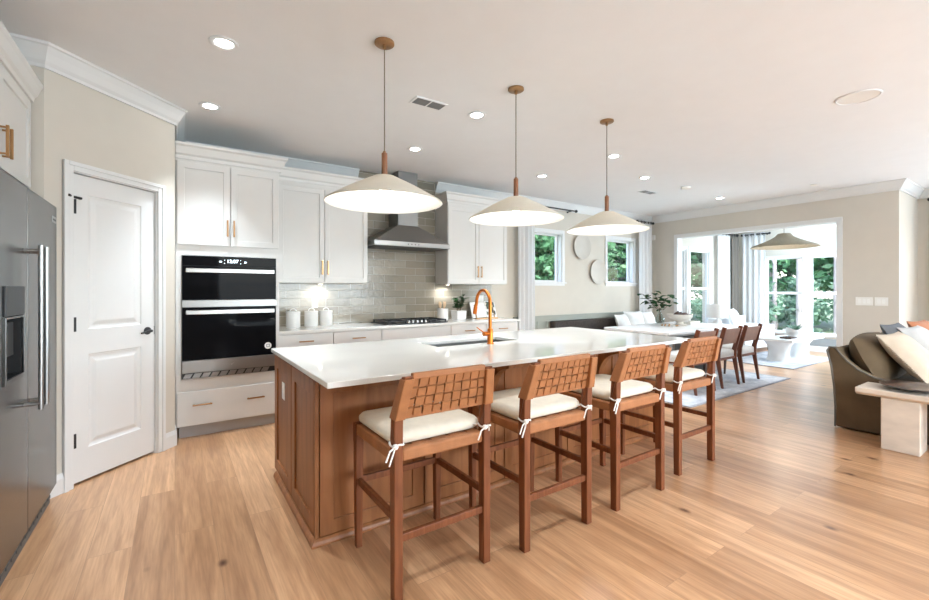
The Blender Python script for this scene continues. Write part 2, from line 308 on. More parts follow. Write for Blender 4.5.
# ------------------------------------------------------------------ mesh helpers
class MB:
    def __init__(s, mtx=None): s.bm = bmesh.new(); s.m = mtx
    def _add(s, verts, faces, mtx=None):
        vs = []
        for v in verts:
            v = Vector(v)
            if mtx: v = mtx @ v
            if s.m: v = s.m @ v
            vs.append(s.bm.verts.new(v))
        for f in faces:
            try: s.bm.faces.new([vs[i] for i in f])
            except ValueError: pass
        return s
    def box(s, x0, x1, y0, y1, z0, z1, mtx=None):
        v = [(x0, y0, z0), (x1, y0, z0), (x1, y1, z0), (x0, y1, z0), (x0, y0, z1), (x1, y0, z1), (x1, y1, z1), (x0, y1, z1)]
        return s._add(v, [(3, 2, 1, 0), (4, 5, 6, 7), (0, 1, 5, 4), (1, 2, 6, 5), (2, 3, 7, 6), (3, 0, 4, 7)], mtx)
    def hexa(s, v, mtx=None):      # 8 corners, bottom ring then top ring
        return s._add(v, [(3, 2, 1, 0), (4, 5, 6, 7), (0, 1, 5, 4), (1, 2, 6, 5), (2, 3, 7, 6), (3, 0, 4, 7)], mtx)
    def prism(s, poly, axis, a, b, mtx=None):
        def P(u, w, t): return {'x': (t, u, w), 'y': (u, t, w), 'z': (u, w, t)}[axis]
        n = len(poly)
        v = [P(u, w, a) for u, w in poly] + [P(u, w, b) for u, w in poly]
        f = [tuple(range(n))[::-1], tuple(range(n, 2 * n))] + [(i, (i + 1) % n, n + (i + 1) % n, n + i) for i in range(n)]
        return s._add(v, f, mtx)
    def lathe(s, prof, c=(0, 0, 0), seg=32, mtx=None, closed=False):
        v = []; f = []; n = len(prof); c = Vector(c)
        for r, z in prof:
            for k in range(seg):
                a = 2 * PI * k / seg; v.append(c + Vector((r * math.cos(a), r * math.sin(a), z)))
        rng = range(n) if closed else range(n - 1)
        for i in rng:
            j = (i + 1) % n
            for k in range(seg):
                k2 = (k + 1) % seg
                f.append((i * seg + k, i * seg + k2, j * seg + k2, j * seg + k))
        if not closed:
            if prof[0][0] > 1e-6: f.append(tuple(range(seg))[::-1])
            if prof[-1][0] > 1e-6: f.append(tuple(range((n - 1) * seg, n * seg)))
        return s._add(v, f, mtx)
    def tube(s, pts, r, seg=10, mtx=None, loop=False):
        pts = [Vector(p) for p in pts]; n = len(pts)
        rr = r if isinstance(r, (list, tuple)) else [r] * n
        v = []; f = []; prev = None
        for i, p in enumerate(pts):
            if loop: t = pts[(i + 1) % n] - pts[i - 1]
            else: t = pts[min(i + 1, n - 1)] - pts[max(i - 1, 0)]
            t.normalize()
            if prev is None:
                a = Vector((0, 0, 1)) if abs(t.z) < 0.9 else Vector((1, 0, 0)); u = t.cross(a).normalized()
            else:
                u = prev - t * prev.dot(t); u.normalize()
            prev = u; w = t.cross(u)
            for k in range(seg):
                a = 2 * PI * k / seg; v.append(p + (u * math.cos(a) + w * math.sin(a)) * rr[i])
        for i in range(n if loop else n - 1):
            j = (i + 1) % n
            for k in range(seg):
                k2 = (k + 1) % seg; f.append((i * seg + k, i * seg + k2, j * seg + k2, j * seg + k))
        if not loop: f.append(tuple(range(seg))[::-1]); f.append(tuple(range((n - 1) * seg, n * seg)))
        return s._add(v, f, mtx)
    def grid(s, us, vs, holes, axis, a, b, mtx=None):   # slab of cells with rectangular holes; axis = thickness axis
        def P(u, w, t): return {'x': (t, u, w), 'y': (u, t, w), 'z': (u, w, t)}[axis]
        us = sorted(set([round(x, 5) for x in us] + [round(x, 5) for h in holes for x in h[:2]]))
        vs = sorted(set([round(x, 5) for x in vs] + [round(x, 5) for h in holes for x in h[2:]]))
        nu, nv = len(us) - 1, len(vs) - 1
        def solid(i, j):
            if not (0 <= i < nu and 0 <= j < nv): return False
            cu, cv = (us[i] + us[i + 1]) / 2, (vs[j] + vs[j + 1]) / 2
            return not any(h[0] < cu < h[1] and h[2] < cv < h[3] for h in holes)
        V = {}; verts = []; F = []
        def vid(i, j, k):
            if (i, j, k) not in V: V[(i, j, k)] = len(verts); verts.append(P(us[i], vs[j], b if k else a))
            return V[(i, j, k)]
        for i in range(nu):
            for j in range(nv):
                if not solid(i, j): continue
                F.append((vid(i, j, 0), vid(i, j + 1, 0), vid(i + 1, j + 1, 0), vid(i + 1, j, 0)))
                F.append((vid(i, j, 1), vid(i + 1, j, 1), vid(i + 1, j + 1, 1), vid(i, j + 1, 1)))
                if not solid(i - 1, j): F.append((vid(i, j, 0), vid(i, j, 1), vid(i, j + 1, 1), vid(i, j + 1, 0)))
                if not solid(i + 1, j): F.append((vid(i + 1, j, 0), vid(i + 1, j + 1, 0), vid(i + 1, j + 1, 1), vid(i + 1, j, 1)))
                if not solid(i, j - 1): F.append((vid(i, j, 0), vid(i + 1, j, 0), vid(i + 1, j, 1), vid(i, j, 1)))
                if not solid(i, j + 1): F.append((vid(i, j + 1, 0), vid(i, j + 1, 1), vid(i + 1, j + 1, 1), vid(i + 1, j + 1, 0)))
        return s._add(verts, F, mtx)
    def sweep(s, prof, path):       # prof (out, z) closed polygon; out = to the right of the travel direction
        path = [Vector((p[0], p[1])) for p in path]; n = len(path); k = len(prof); v = []; f = []
        for i, p in enumerate(path):
            d1 = (path[i] - path[i - 1]).normalized() if i > 0 else None
            d2 = (path[i + 1] - path[i]).normalized() if i < n - 1 else None
            n1 = Vector((d1.y, -d1.x)) if d1 else None; n2 = Vector((d2.y, -d2.x)) if d2 else None
            if n1 is None: mm = n2
            elif n2 is None: mm = n1
            else: mm = (n1 + n2) / (1 + n1.dot(n2))
            for o, z in prof: v.append((p.x + mm.x * o, p.y + mm.y * o, z))
        for i in range(n - 1):
            for j in range(k):
                j2 = (j + 1) % k; f.append((i * k + j, i * k + j2, (i + 1) * k + j2, (i + 1) * k + j))
        f.append(tuple(range(k))[::-1]); f.append(tuple(range((n - 1) * k, n * k)))
        return s._add(v, f)
    def build(s, name, material, parent=None, loc=None, rot=None, bevel=0, seg=2, smooth=False, sub=0, solid=0, angle=35):
        bmesh.ops.recalc_face_normals(s.bm, faces=s.bm.faces[:])
        me = bpy.data.meshes.new(name); s.bm.to_mesh(me); s.bm.free()
        o = bpy.data.objects.new(name, me); col.objects.link(o)
        me.materials.append(material)
        if parent is not None: o.parent = parent
        if loc is not None: o.location = loc
        if rot is not None: o.rotation_euler = rot
        if solid:
            m = o.modifiers.new('thickness', 'SOLIDIFY'); m.thickness = solid; m.offset = 0
        if bevel:
            m = o.modifiers.new('bevel', 'BEVEL'); m.width = bevel; m.segments = seg; m.limit_method = 'ANGLE'; m.angle_limit = R(angle)
            m.harden_normals = False
        if sub:
            m = o.modifiers.new('subsurf', 'SUBSURF'); m.levels = sub; m.render_levels = sub
        if smooth:
            for q in me.polygons: q.use_smooth = True
            try: me.set_sharp_from_angle(angle=R(40))
            except Exception: pass
        return o
def empty(name, label=None, cat=None, loc=(0, 0, 0), rz=0, group=None, kind=None):
    o = bpy.data.objects.new(name, None); col.objects.link(o); o.location = loc; o.rotation_euler = (0, 0, rz)
    o.empty_display_size = 0.1
    return tag(o, label, cat, group, kind)
def tag(o, label=None, cat=None, group=None, kind=None):
    if label: o['label'] = label
    if cat: o['category'] = cat
    if group: o['group'] = group
    if kind: o['kind'] = kind
    return o
def copy_tree(o, parent=None):
    c = o.copy(); col.objects.link(c)
    if parent is not None: c.parent = parent
    for ch in [x for x in bpy.data.objects if x.parent == o]: copy_tree(ch, c)
    return c
def S(o): o['kind'] = 'structure'; return o

# ------------------------------------------------------------------ room shell
CEIL = 2.92; BW = 5.45; FX = 8.60; LX = 9.75
P0 = (-0.697, 3.793); P1 = (0.0, 4.49)
DIAG = Matrix.Translation((P0[0], P0[1], 0)) @ Matrix.Rotation(R(45), 4, 'Z')

S(MB().grid([-1.65, 12.0], [-4.65, 6.0], [], 'z', -0.12, 0.0).build('floor', M['floor']))
S(MB().box(-1.65, LX + .15, -4.65, 5.6, CEIL, CEIL + .15).build('ceiling', M['ceil']))
S(MB().box(FX + .15, 11.66, 1.59, 5.14, 2.82, 2.919).build('ceiling_sunroom', M['ceil']))
W1 = (4.95, 5.82, 1.48, 2.36); W2 = (7.10, 7.96, 1.48, 2.36)
wb = S(MB().grid([-1.65, FX + .15], [0, CEIL], [W1, W2], 'y', BW, BW + .15).build('wall_back', M['wall']))
MB().box(0.885, 1.992, BW - .012, BW, .90, 1.44).box(1.992, 3.162, BW - .012, BW, .90, CEIL).box(3.162, 4.20, BW - .012, BW, .90, 1.44).build('backsplash', M['tile'], wb)
S(MB().box(-0.10, 0.0, 4.52, BW + .15, 0, CEIL).build('wall_pantry_side', M['wall']))
S(MB(DIAG).grid([0, .9857], [0, CEIL], [(.166, .812, 0, 2.165)], 'y', 0, .11).build('wall_pantry', M['wall']))
S(MB().box(-1.55, P0[0], P0[1], P0[1] + .11, 0, CEIL).build('wall_alcove', M['wall']))
S(MB().box(-1.65, -1.50, -4.65, BW, 0, CEIL).build('wall_left', M['wall']))
OP = (2.29, 4.85, 0, 2.41)
S(MB().grid([1.59, BW], [0, CEIL], [OP], 'x', FX, FX + .15).build('wall_far', M['wall']))
S(MB().box(FX + .15, 11.65, 1.59, 1.74, 0, CEIL).build('wall_return', M['wall']))
LW = (-3.4, .85, .35, 2.45)
S(MB().grid([-4.65, 1.59], [0, CEIL], [LW], 'x', LX, LX + .15).build('wall_right', M['wall']))
ADDED_WIN = (1.0, 6.0, .4, 2.5)
S(MB().grid([-1.5, LX], [0, CEIL], [ADDED_WIN], 'y', -4.65, -4.50).build('wall_front', M['wall']))
SX = 11.50; SY = 4.98
SW = [(1.95, 2.69, .37, 2.08), (2.79, 3.54, .37, 2.08), (3.645, 4.39, .37, 2.08)]
S(MB().grid([1.74, SY], [0, CEIL], SW, 'x', SX, SX + .15).build('wall_sunroom_far', M['wall']))
SL = [(8.80, 9.165, .43, 2.22), (9.31, 10.13, .43, 2.22)]
S(MB().grid([FX + .15, SX + .15], [0, CEIL], SL, 'y', SY, SY + .15).build('wall_sunroom_left', M['wall']))

# crown mouldings (profile: distance out from the wall, height)
def crown(zt, h, d):      # d: projection
    return [(0.001, zt), (d, zt), (d, zt - .016), (d * .86, zt - .022), (d * .62, zt - h * .42), (d * .38, zt - h * .72), (d * .2, zt - h * .86), (d * .16, zt - h), (0.001, zt - h)]
CR = crown(CEIL - .001, .14, .09)
S(MB().sweep(CR, [(-1.5, -4.5), (-1.5, P0[1]), P0, P1, (0, BW), (1.985, BW)]).build('trim_1', M['trim']))
S(MB().sweep(CR, [(3.165, BW), (FX, BW), (FX, 1.59), (LX, 1.59), (LX, -4.5)]).build('trim_2', M['trim']))
def base_prof(h=.135, t=.016): return [(0.001, 0.001), (t, 0.001), (t, h - .035), (t * .75, h - .02), (t * .45, h), (0.001, h)]
def dp(s, o=0): v = DIAG @ Vector((s, -o, 0)); return (v.x, v.y)
S(MB().sweep(base_prof(), [(-1.5, P0[1]), P0, dp(.104)]).build('baseboard_alcove', M['trim']))
S(MB().sweep(base_prof(), [dp(.874), P1, (0.0, 4.66)]).build('baseboard_pantry', M['trim']))
S(MB().sweep(base_prof(), [(4.26, BW), (4.62, BW)]).build('baseboard_back', M['trim']))
S(MB().sweep(base_prof(), [(FX, BW), (FX, 4.93)]).build('baseboard_far', M['trim']))
S(MB().sweep(base_prof(), [(FX, 2.21), (FX, 1.59), (LX, 1.59), (LX, -4.5)]).build('baseboard_living', M['trim']))
S(MB().sweep(base_prof(.13), [(SX, SY), (SX, 1.75)]).build('baseboard_sunroom', M['trim']))
# cased opening to the sunroom
S(MB().grid([2.215, 4.925], [0, 2.485], [(2.29, 4.85, -1, 2.41)], 'x', FX - .02, FX - .0005)
  .grid([2.215, 4.925], [0, 2.485], [(2.29, 4.85, -1, 2.41)], 'x', FX + .1505, FX + .17)
  .box(FX - .002, FX + .152, 2.275, 2.292, 0, 2.41).box(FX - .002, FX + .152, 4.848, 4.865, 0, 2.41).box(FX - .002, FX + .152, 2.275, 4.865, 2.408, 2.425)
  .build('trim_3', M['trim'], bevel=.004))
# sage board-and-batten wainscot
wm = MB().box(4.66, FX - .02, BW - .014, BW - .001, .0, .80).box(4.66, FX - .02, BW - .03, BW - .001, .795, .875).box(4.66, FX - .02, BW - .045, BW - .001, .875, .895)
x = 4.72
while x < FX - .1:
    wm.box(x, x + .055, BW - .027, BW - .001, .0, .797); x += .235
S(wm.build('trim_4', M['green'], bevel=.002))
# sunroom apron panel under the windows
S(MB().box(SX - .014, SX - .001, 1.76, 4.9, .132, .30).build('trim_5', M['slategrey']))

# ------------------------------------------------------------------ windows and doors (structure)
def window(name, loc, rz, w, h, cas, mode, depth=.09):
    """local x along the wall, y outward, z up; origin at the lower left of the opening"""
    e = S(empty(name, loc=loc, rz=rz))
    if cas:
        MB().grid([-cas, w + cas], [-cas, h + cas], [(0, w, 0, h)], 'y', -.018, -.0005).build('casing', M['trim'], e, bevel=.004)
        MB().box(-cas - .02, w + cas + .02, -.05, -.0005, -.022, 0).build('sill', M['trim'], e, bevel=.004)
    MB().box(0, .014, 0, depth, 0, h).box(w - .014, w, 0, depth, 0, h).box(.014, w - .014, 0, depth, 0, .014).box(.014, w - .014, 0, depth, h - .014, h).build('jamb', M['trim'], e)
    fw = .038
    MB().grid([.0, w], [0, h], [(fw, w - fw, fw, h - fw)], 'y', depth, depth + .05).build('frame', M['trim'], e, bevel=.004)
    if mode == 'hung':
        MB().box(fw, w - fw, depth - .012, depth + .045, h * .525 - .03, h * .525 + .03).build('meeting_rail', M['trim'], e, bevel=.004)
        MB().box(fw, w - fw, depth + .02, depth + .026, fw, h * .525 - .03).build('pane', M['glass'], e)
        MB().box(fw, w - fw, depth + .02, depth + .026, h * .525 + .03, h - fw).build('pane', M['glass'], e)
    else:
        MB().box(fw, w - fw, depth + .02, depth + .026, fw, h - fw).build('pane', M['glass'], e)
    return e
window('window_1', (W1[0], BW, W1[2]), 0, W1[1] - W1[0], W1[3] - W1[2], .062, 'fixed')
window('window_2', (W2[0], BW, W2[2]), 0, W2[1] - W2[0], W2[3] - W2[2], .062, 'fixed')
for i, s_ in enumerate(SW):
    window('window_%d' % (3 + i), (SX, s_[1], s_[2]), R(-90), s_[1] - s_[0], s_[3] - s_[2], .049, 'hung')
for i, s_ in enumerate(SL):
    window('window_%d' % (6 + i), (s_[0], SY, s_[2]), 0, s_[1] - s_[0], s_[3] - s_[2], .048 if i == 0 else .07, 'hung', depth=.02)
window('window_8', (LX, LW[1], LW[2]), R(-90), LW[1] - LW[0], LW[3] - LW[2], .08, 'hung')
window('window_9', (ADDED_WIN[1], -4.5, ADDED_WIN[2]), R(180), ADDED_WIN[1] - ADDED_WIN[0], ADDED_WIN[3] - ADDED_WIN[2], .08, 'hung')  # unseen window, added to let light in behind the camera

# pantry door on the diagonal wall
d1 = S(empty('door_1', loc=(P0[0], P0[1], 0), rz=R(45)))
dw0, dw1, dh = .172, .806, 2.155
c = .062
cm = MB()
for (o0, o1, ty) in ((0, c, .016), (c * .55, c, .024)):
    cm.box(.166 - o1, .166 - o0, -ty, -.0005, 0, 2.165 + o1).box(.812 + o0, .812 + o1, -ty, -.0005, 0, 2.165 + o1).box(.166 - o0, .812 + o0, -ty, -.0005, 2.165 + o0, 2.165 + o1)
cm.build('casing', M['trim'], d1, bevel=.003)
MB().box(.166, .1705, 0, .11, 0, 2.165).box(.8075, .812, 0, .11, 0, 2.165).box(.1705, .8075, 0, .11, 2.16, 2.165).build('jamb', M['trim'], d1)
def panel_face(mb, x0, x1, z0, z1, y):   # moulded raised panel in a rectangular hole; y = face plane, room at -y
    loops = [(0, 0), (.006, .006), (.022, .011), (.03, .011), (.055, .003), (.062, .002)]
    v = []; f = []
    for o, dd in loops: v += [(x0 + o, y + dd, z0 + o), (x1 - o, y + dd, z0 + o), (x1 - o, y + dd, z1 - o), (x0 + o, y + dd, z1 - o)]
    for i in range(len(loops) - 1):
        for k in range(4): f.append((i * 4 + k, i * 4 + (k + 1) % 4, (i + 1) * 4 + (k + 1) % 4, (i + 1) * 4 + k))
    b = (len(loops) - 1) * 4; f.append((b, b + 1, b + 2, b + 3))
    mb._add(v, f)
dm = MB(); DY = .022
holes = [(dw0 + .115, dw1 - .115, .24, .90), (dw0 + .115, dw1 - .115, 1.075, dh - .13)]
dm.grid([dw0, dw1], [.018, dh], holes, 'y', DY, DY + .02)
for h in holes: panel_face(dm, h[0], h[1], h[2], h[3], DY)
dm.box(dw0, dw1, DY + .0201, DY + .035, .018, dh)
dm.build('slab', M['trim'], d1)
for z in (.31, 1.115, 1.93):
    hg = MB().box(dw0 - .006, dw0 + .034, DY - .005, DY + .002, z - .05, z + .05).tube([(dw0 - .003, DY - .008, z - .05), (dw0 - .003, DY - .008, z + .05)], .007, 10).build('hinge', M['black'], d1)
    if z > 1.9: MB().tube([(dw0 - .045, DY - .050, z + .062), (dw0 - .003, DY - .014, z + .062), (dw0 + .055, DY - .022, z + .058)], .009, 8).lathe([(0.0001, 0), (.01, .002), (.01, .012), (0.0001, .014)], (dw0 + .047, DY - .02, z + .048), 12).build('door_stop', M['black'], hg)
lv = MB().lathe([(.0001, 0), (.031, 0), (.031, .006), (.022, .012), (.011, .014), (.011, .045), (.0001, .046)], (0, 0, 0), 24, mtx=Matrix.Translation((dw1 - .062, DY, 1.02)) @ Matrix.Rotation(R(90), 4, 'X'))
lv.tube([(dw1 - .062, DY - .042, 1.02), (dw1 - .09, DY - .044, 1.018), (dw1 - .15, DY - .042, 1.008)], [.011, .010, .007], 10)
lv.build('lever_handle', M['black'], d1, smooth=True)
MB().box(dw1 - .002, dw1 + .012, DY - .002, DY + .004, .985, 1.055).build('strike_plate', M['black'], d1)

# ------------------------------------------------------------------ cabinetry
def shaker(mb, x0, x1, z0, z1, y, t=.02, rail=.055, mtx=None):    # front face at y, thickness to +y
    mb.grid([x0, x1], [z0, z1], [(x0 + rail, x1 - rail, z0 + rail, z1 - rail)], 'y', y, y + t, mtx)
    mb.box(x0 + rail - .004, x1 - rail + .004, y + .010, y + t - .001, z0 + rail - .004, z1 - rail + .004, mtx)
def pull(mb, c, length, axis, out=.032, r=.0065):    # bar pull standing off -y from (x,y,z)
    x, y, z = c; h = length / 2
    if axis == 'x':
        mb.box(x - h, x + h, y - out - r, y - out + r, z - r, z + r)
        for s in (-1, 1): mb.box(x + s * (h - .012) - .005, x + s * (h - .012) + .005, y - out, y, z - .005, z + .005)
    else:
        mb.box(x - r, x + r, y - out - r, y - out + r, z - h, z + h)
        for s in (-1, 1): mb.box(x - .005, x + .005, y - out, y, z + s * (h - .012) - .005, z + s * (h - .012) + .005)
    return mb
def cab_crown(parent, x0, x1, yf, zb, zt, yb=BW - .014, left=True):
    pr = [(0.0, zb), (.012, zb), (.016, zb + .03), (.03, zb + .045), (.05, zt - .035), (.066, zt - .02), (.066, zt), (0.0, zt)]
    path = ([(x0, yb)] if left else []) + [(x0, yf), (x1, yf), (x1, yb)]
    MB().sweep(pr, path).build('crown', M['cab'], parent)

YT = 4.62
tw = empty('oven_tower_cabinet', 'tall white cabinet holding the built-in oven beside the pantry door', 'cabinet', (0, 0, 0))
OX0, OX1, OZ0, OZ1 = .05, .845, .54, 1.668
MB().grid([.004, .875], [.11, 2.60], [(OX0, OX1, OZ0, OZ1)], 'y', YT + .02, BW - .014).build('body', M['cab'], tw)
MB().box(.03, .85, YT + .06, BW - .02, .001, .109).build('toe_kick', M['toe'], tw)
for a, b, px in ((.016, .436, .412), (.441, .866, .466)):
    m_ = MB(); shaker(m_, a, b, 1.765, 2.512, YT); d = m_.build('door', M['cab'], tw, bevel=.002)
    pull(MB(), (px, YT, 1.93), .155, 'z').build('handle', M['bronze'], d, bevel=.002)
dr = MB().box(.016, .866, YT, YT + .02, .115, .425).build('drawer', M['cab'], tw, bevel=.003)
for px in (.21, .655): pull(MB(), (px, YT, .303), .155, 'x').build('handle', M['bronze'], dr, bevel=.002)
MB().box(.004, .875, YT + .004, YT + .02, 2.513, 2.62).build('frieze', M['cab'], tw)
cab_crown(tw, .004, .875, YT + .004, 2.535, 2.672, left=False)

ov = empty('built_in_oven', 'black glass double wall oven with steel handles in the tall cabinet', 'oven', (0, 0, 0))
oy = YT - .012
MB().box(OX0 + .004, OX1 - .004, oy + .03, 5.2, OZ0 + .004, OZ1 - .004).build('body', M['darkgrey'], ov)
cp = MB().box(OX0 + .006, OX1 - .006, oy, oy + .03, 1.575, OZ1 - .006).build('control_panel', M['blackglass'], ov, bevel=.003)
def text(s, size, loc, rot, material, name, parent, ext=.0006):
    cu = bpy.data.curves.new(name, 'FONT'); cu.body = s; cu.size = size; cu.align_x = 'CENTER'; cu.align_y = 'CENTER'; cu.extrude = ext
    o = bpy.data.objects.new(name, cu); col.objects.link(o); o.parent = parent; o.location = loc; o.rotation_euler = rot
    cu.materials.append(material); bpy.context.view_layer.update()
    me = bpy.data.meshes.new_from_object(o.evaluated_get(bpy.context.evaluated_depsgraph_get())); bpy.data.objects.remove(o)
    o = bpy.data.objects.new(name, me); col.objects.link(o); o.parent = parent; o.location = loc; o.rotation_euler = rot
    return o
text('12:07', .045, (.455, oy - .001, 1.62), (R(90), 0, 0), M['clock'], 'clock_digits', cp)
for a, b, c_, d_ in ((.345, .365, 1.612, 1.622), (.555, .572, 1.609, 1.621), (.385, .391, 1.60, 1.604), (.385, .391, 1.63, 1.634), (.52, .526, 1.60, 1.604), (.52, .526, 1.63, 1.634)):
    MB().box(a, b, oy - .0012, oy, c_, d_).build('touch_icon', M['clock'], cp)
ud = MB().box(OX0 + .006, OX1 - .006, oy, oy + .03, 1.262, 1.571).build('upper_door', M['blackglass'], ov, bevel=.003)
def oven_handle(z, par):
    MB().box(OX0 + .03, OX1 - .03, oy - .055, oy - .037, z - .02, z + .02).box(OX0 + .06, OX0 + .085, oy - .04, oy, z - .012, z + .012).box(OX1 - .085, OX1 - .06, oy - .04, oy, z - .012, z + .012).build('handle', M['steelh'], par, bevel=.005)
oven_handle(1.528, ud)
MB().box(OX0 + .002, OX1 - .002, oy - .004, oy + .03, 1.192, 1.258).build('middle_trim', M['steel'], ov, bevel=.003)
ld = MB().box(OX0 + .006, OX1 - .006, oy, oy + .03, .712, 1.188).build('lower_door', M['blackglass'], ov, bevel=.003)
oven_handle(1.148, ld)
rx90 = Matrix.Rotation(R(90), 4, 'X')
MB().lathe([(.0001, 0), (.032, 0), (.032, .001), (.0001, .0011)], mtx=Matrix.Translation((.765, oy, .80)) @ rx90, seg=28).build('sticker', M['paper'], ld)
MB().grid([.748, .782], [.783, .817], [(.757, .773, .792, .808)], 'y', oy - .0018, oy - .0012).build('sticker_mark', M['toe'], ld)
bp_ = MB().box(OX0 + .002, OX1 - .002, oy - .004, oy + .03, .595, .708).build('bottom_panel', M['steel'], ov, bevel=.003)
MB().prism([(.437, .652), (.447, .640), (.47, .668), (.452, .652)], 'y', oy - .0055, oy - .004).build('maker_mark', M['steelh'], bp_)
MB().box(OX0 + .004, OX1 - .004, oy + .014, oy + .03, OZ0 + .004, .592).build('vent_backing', M['black'], ov)
vg = MB()
for k in range(10):
    xx = OX0 + .008 + k * .0715
    vg.hexa([(xx, oy, .549), (xx + .055, oy, .549), (xx + .055, oy + .0135, .549), (xx, oy + .0135, .549), (xx + .022, oy, .588), (xx + .077, oy, .588), (xx + .077, oy + .0135, .588), (xx + .022, oy + .0135, .588)])
vg.build('vent_grille', M['steel'], ov)

def base_cab(x0, x1, name_label, n_drawers=1, pulls=True, doors=1):
    t = empty('base_cabinet', name_label, 'cabinet', (0, 0, 0), group='white base cabinets on the range wall')
    MB().box(x0 + .001, x1 - .001, 4.862, BW - .014, .11, .884).build('body', M['cab'], t)
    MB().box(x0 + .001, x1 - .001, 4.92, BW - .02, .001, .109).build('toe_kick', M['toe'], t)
    d = MB().box(x0 + .004, x1 - .004, 4.842, 4.862, .70, .868).build('drawer', M['cab'], t, bevel=.003)
    if pulls: pull(MB(), ((x0 + x1) / 2, 4.842, .79), .155, 'x').build('handle', M['bronze'], d, bevel=.002)
    w = (x1 - x0) / doors
    for k in range(doors):
        m_ = MB(); shaker(m_, x0 + k * w + .004, x0 + (k + 1) * w - .004, .115, .692, 4.842)
        dd = m_.build('door', M['cab'], t, bevel=.002)
        hx = x0 + (k + 1) * w - .035 if k == 0 else x0 + k * w + .035
        pull(MB(), (hx, 4.842, .58), .155, 'z').build('handle', M['bronze'], dd, bevel=.002)
    return t
base_cab(.886, 1.486, 'white base cabinet under the three canisters')
base_cab(1.486, 2.07, 'white base cabinet between the canisters and the cooktop')
base_cab(2.07, 3.06, 'wide white base cabinet under the black cooktop', pulls=False, doors=2)
base_cab(3.06, 3.65, 'white base cabinet under the utensil crock and small plant')
base_cab(3.65, 4.24, 'end white base cabinet below the open cookbook')
MB().grid([.882, 4.262], [4.80, BW - .0135], [], 'z', .884, .914).build('range_countertop', M['quartz'], bevel=.004)
tag(bpy.data.objects['range_countertop'], 'long pale quartz worktop along the tiled range wall', 'countertop')

def upper_cab(x0, x1, split, label):
    yu = 5.09
    t = empty('upper_cabinet', label, 'cabinet', (0, 0, 0), group='white wall cabinets beside the hood')
    MB().box(x0, x1, yu + .02, BW - .014, 1.43, 2.60).build('body', M['cab'], t)
    for a, b, px in ((x0 + .005, split - .003, split - .032), (split + .003, x1 - .003, split + .032)):
        m_ = MB(); shaker(m_, a, b, 1.438, 2.525, yu); d = m_.build('door', M['cab'], t, bevel=.002)
        pull(MB(), (px, yu, 1.61), .165, 'z').build('handle', M['bronze'], d, bevel=.002)
    MB().box(x0, x1, yu + .004, yu + .02, 2.527, 2.62).build('frieze', M['cab'], t)
    cab_crown(t, x0, x1, yu + .004, 2.575, 2.715, left=x0 > 2)
    return t
upper_cab(.945, 1.990, 1.459, 'white two-door wall cabinet above the three canisters')
upper_cab(3.165, 4.235, 3.702, 'white two-door wall cabinet above the utensil crock, past the hood')

# cabinet above the fridge (fronts face +x): built in a turned frame, local x -> +Y, local -y -> +X
fc = empty('fridge_top_cabinet', 'white cabinet with a bronze pull above the steel fridge', 'cabinet', (-.75, 2.60, 0), R(90))
MB().box(0, 1.165, .02, .745, 1.985, 2.58).build('body', M['cab'], fc)
for a, b, px in ((.002, .58, .548), (.584, 1.16, .616)):
    m_ = MB(); shaker(m_, a, b, 1.992, 2.53, 0); d = m_.build('door', M['cab'], fc, bevel=.002)
    pull(MB(), (px, 0, 2.125), .16, 'z', out=.036).build('handle', M['bronze'], d, bevel=.002)
MB().box(0, 1.165, .004, .02, 2.532, 2.60).build('frieze', M['cab'], fc)
MB().sweep([(0, 2.545), (.012, 2.545), (.016, 2.57), (.03, 2.585), (.046, 2.63), (.055, 2.645), (.055, 2.662), (0, 2.662)], [(0, .745), (0, .004), (1.185, .004)]).build('crown', M['cab'], fc)

# fridge: same frame; local origin at the door face plane
fr = empty('refrigerator', 'tall stainless side-by-side refrigerator with an ice dispenser', 'refrigerator', (-.63, 2.60, 0), R(90))
MB().box(.0, 1.148, .075, .80, .02, 1.885).build('body', M['darkgrey'], fr)
SM = .50; D0, D1, DZ0, DZ1 = .13, .405, .935, 1.365
fd = MB().grid([.004, SM - .004], [.11, 1.885], [(D0, D1, DZ0, DZ1)], 'y', 0, .07).build('freezer_door', M['fridge'], fr, bevel=.003)
dd = MB().box(D0 - .002, D1 + .002, .06, .069, DZ0 - .002, DZ1 + .002).box(D0 + .001, D0 + .012, .002, .06, DZ0, DZ1).box(D1 - .012, D1 - .001, .002, .06, DZ0, DZ1).box(D0, D1, .002, .06, DZ0, DZ0 + .012).build('dispenser', M['black'], fd)
MB().box(D0 - .006, D1 + .006, -.008, .002, 1.235, DZ1 + .008).build('dispenser_panel', M['darkgrey'], fd, bevel=.003)
MB().grid([D0 - .010, D1 + .010], [DZ0 - .012, 1.232], [(D0 + .004, D1 - .004, DZ0 + .012, 1.222)], 'y', -.008, .0015).build('dispenser_frame', M['fridge'], fd, bevel=.002)
MB().box(D0 + .05, D1 - .05, .02, .05, 1.04, 1.20).build('dispenser_paddle', M['black'], fd, bevel=.004)
MB().box(SM - .0035, SM + .0035, .004, .07, .11, 1.885).build('door_gasket', M['black'], fr)
rd = MB().grid([SM + .004, 1.15], [.11, 1.885], [], 'y', 0, .07).build('fridge_door', M['fridge'], fr, bevel=.003)
for hx, par, sgn in ((SM - .068, fd, -1), (SM + .048, rd, 1)):
    hm = MB().tube([(hx, -.062, .745), (hx, -.062, 1.585)], .0105, 14)
    for z in (.775, 1.555): hm.tube([(hx, -.062, z), (hx, .001, z)], .010, 10)
    hm.build('handle', M['steelh'], par, smooth=True)
bdg = MB().box(1.02, 1.125, -.003, .001, 1.775, 1.815).build('badge', M['steelh'], rd, bevel=.002)
MB().box(1.035, 1.11, -.0036, -.003, 1.788, 1.800).build('badge_inlay', M['darkgrey'], bdg)
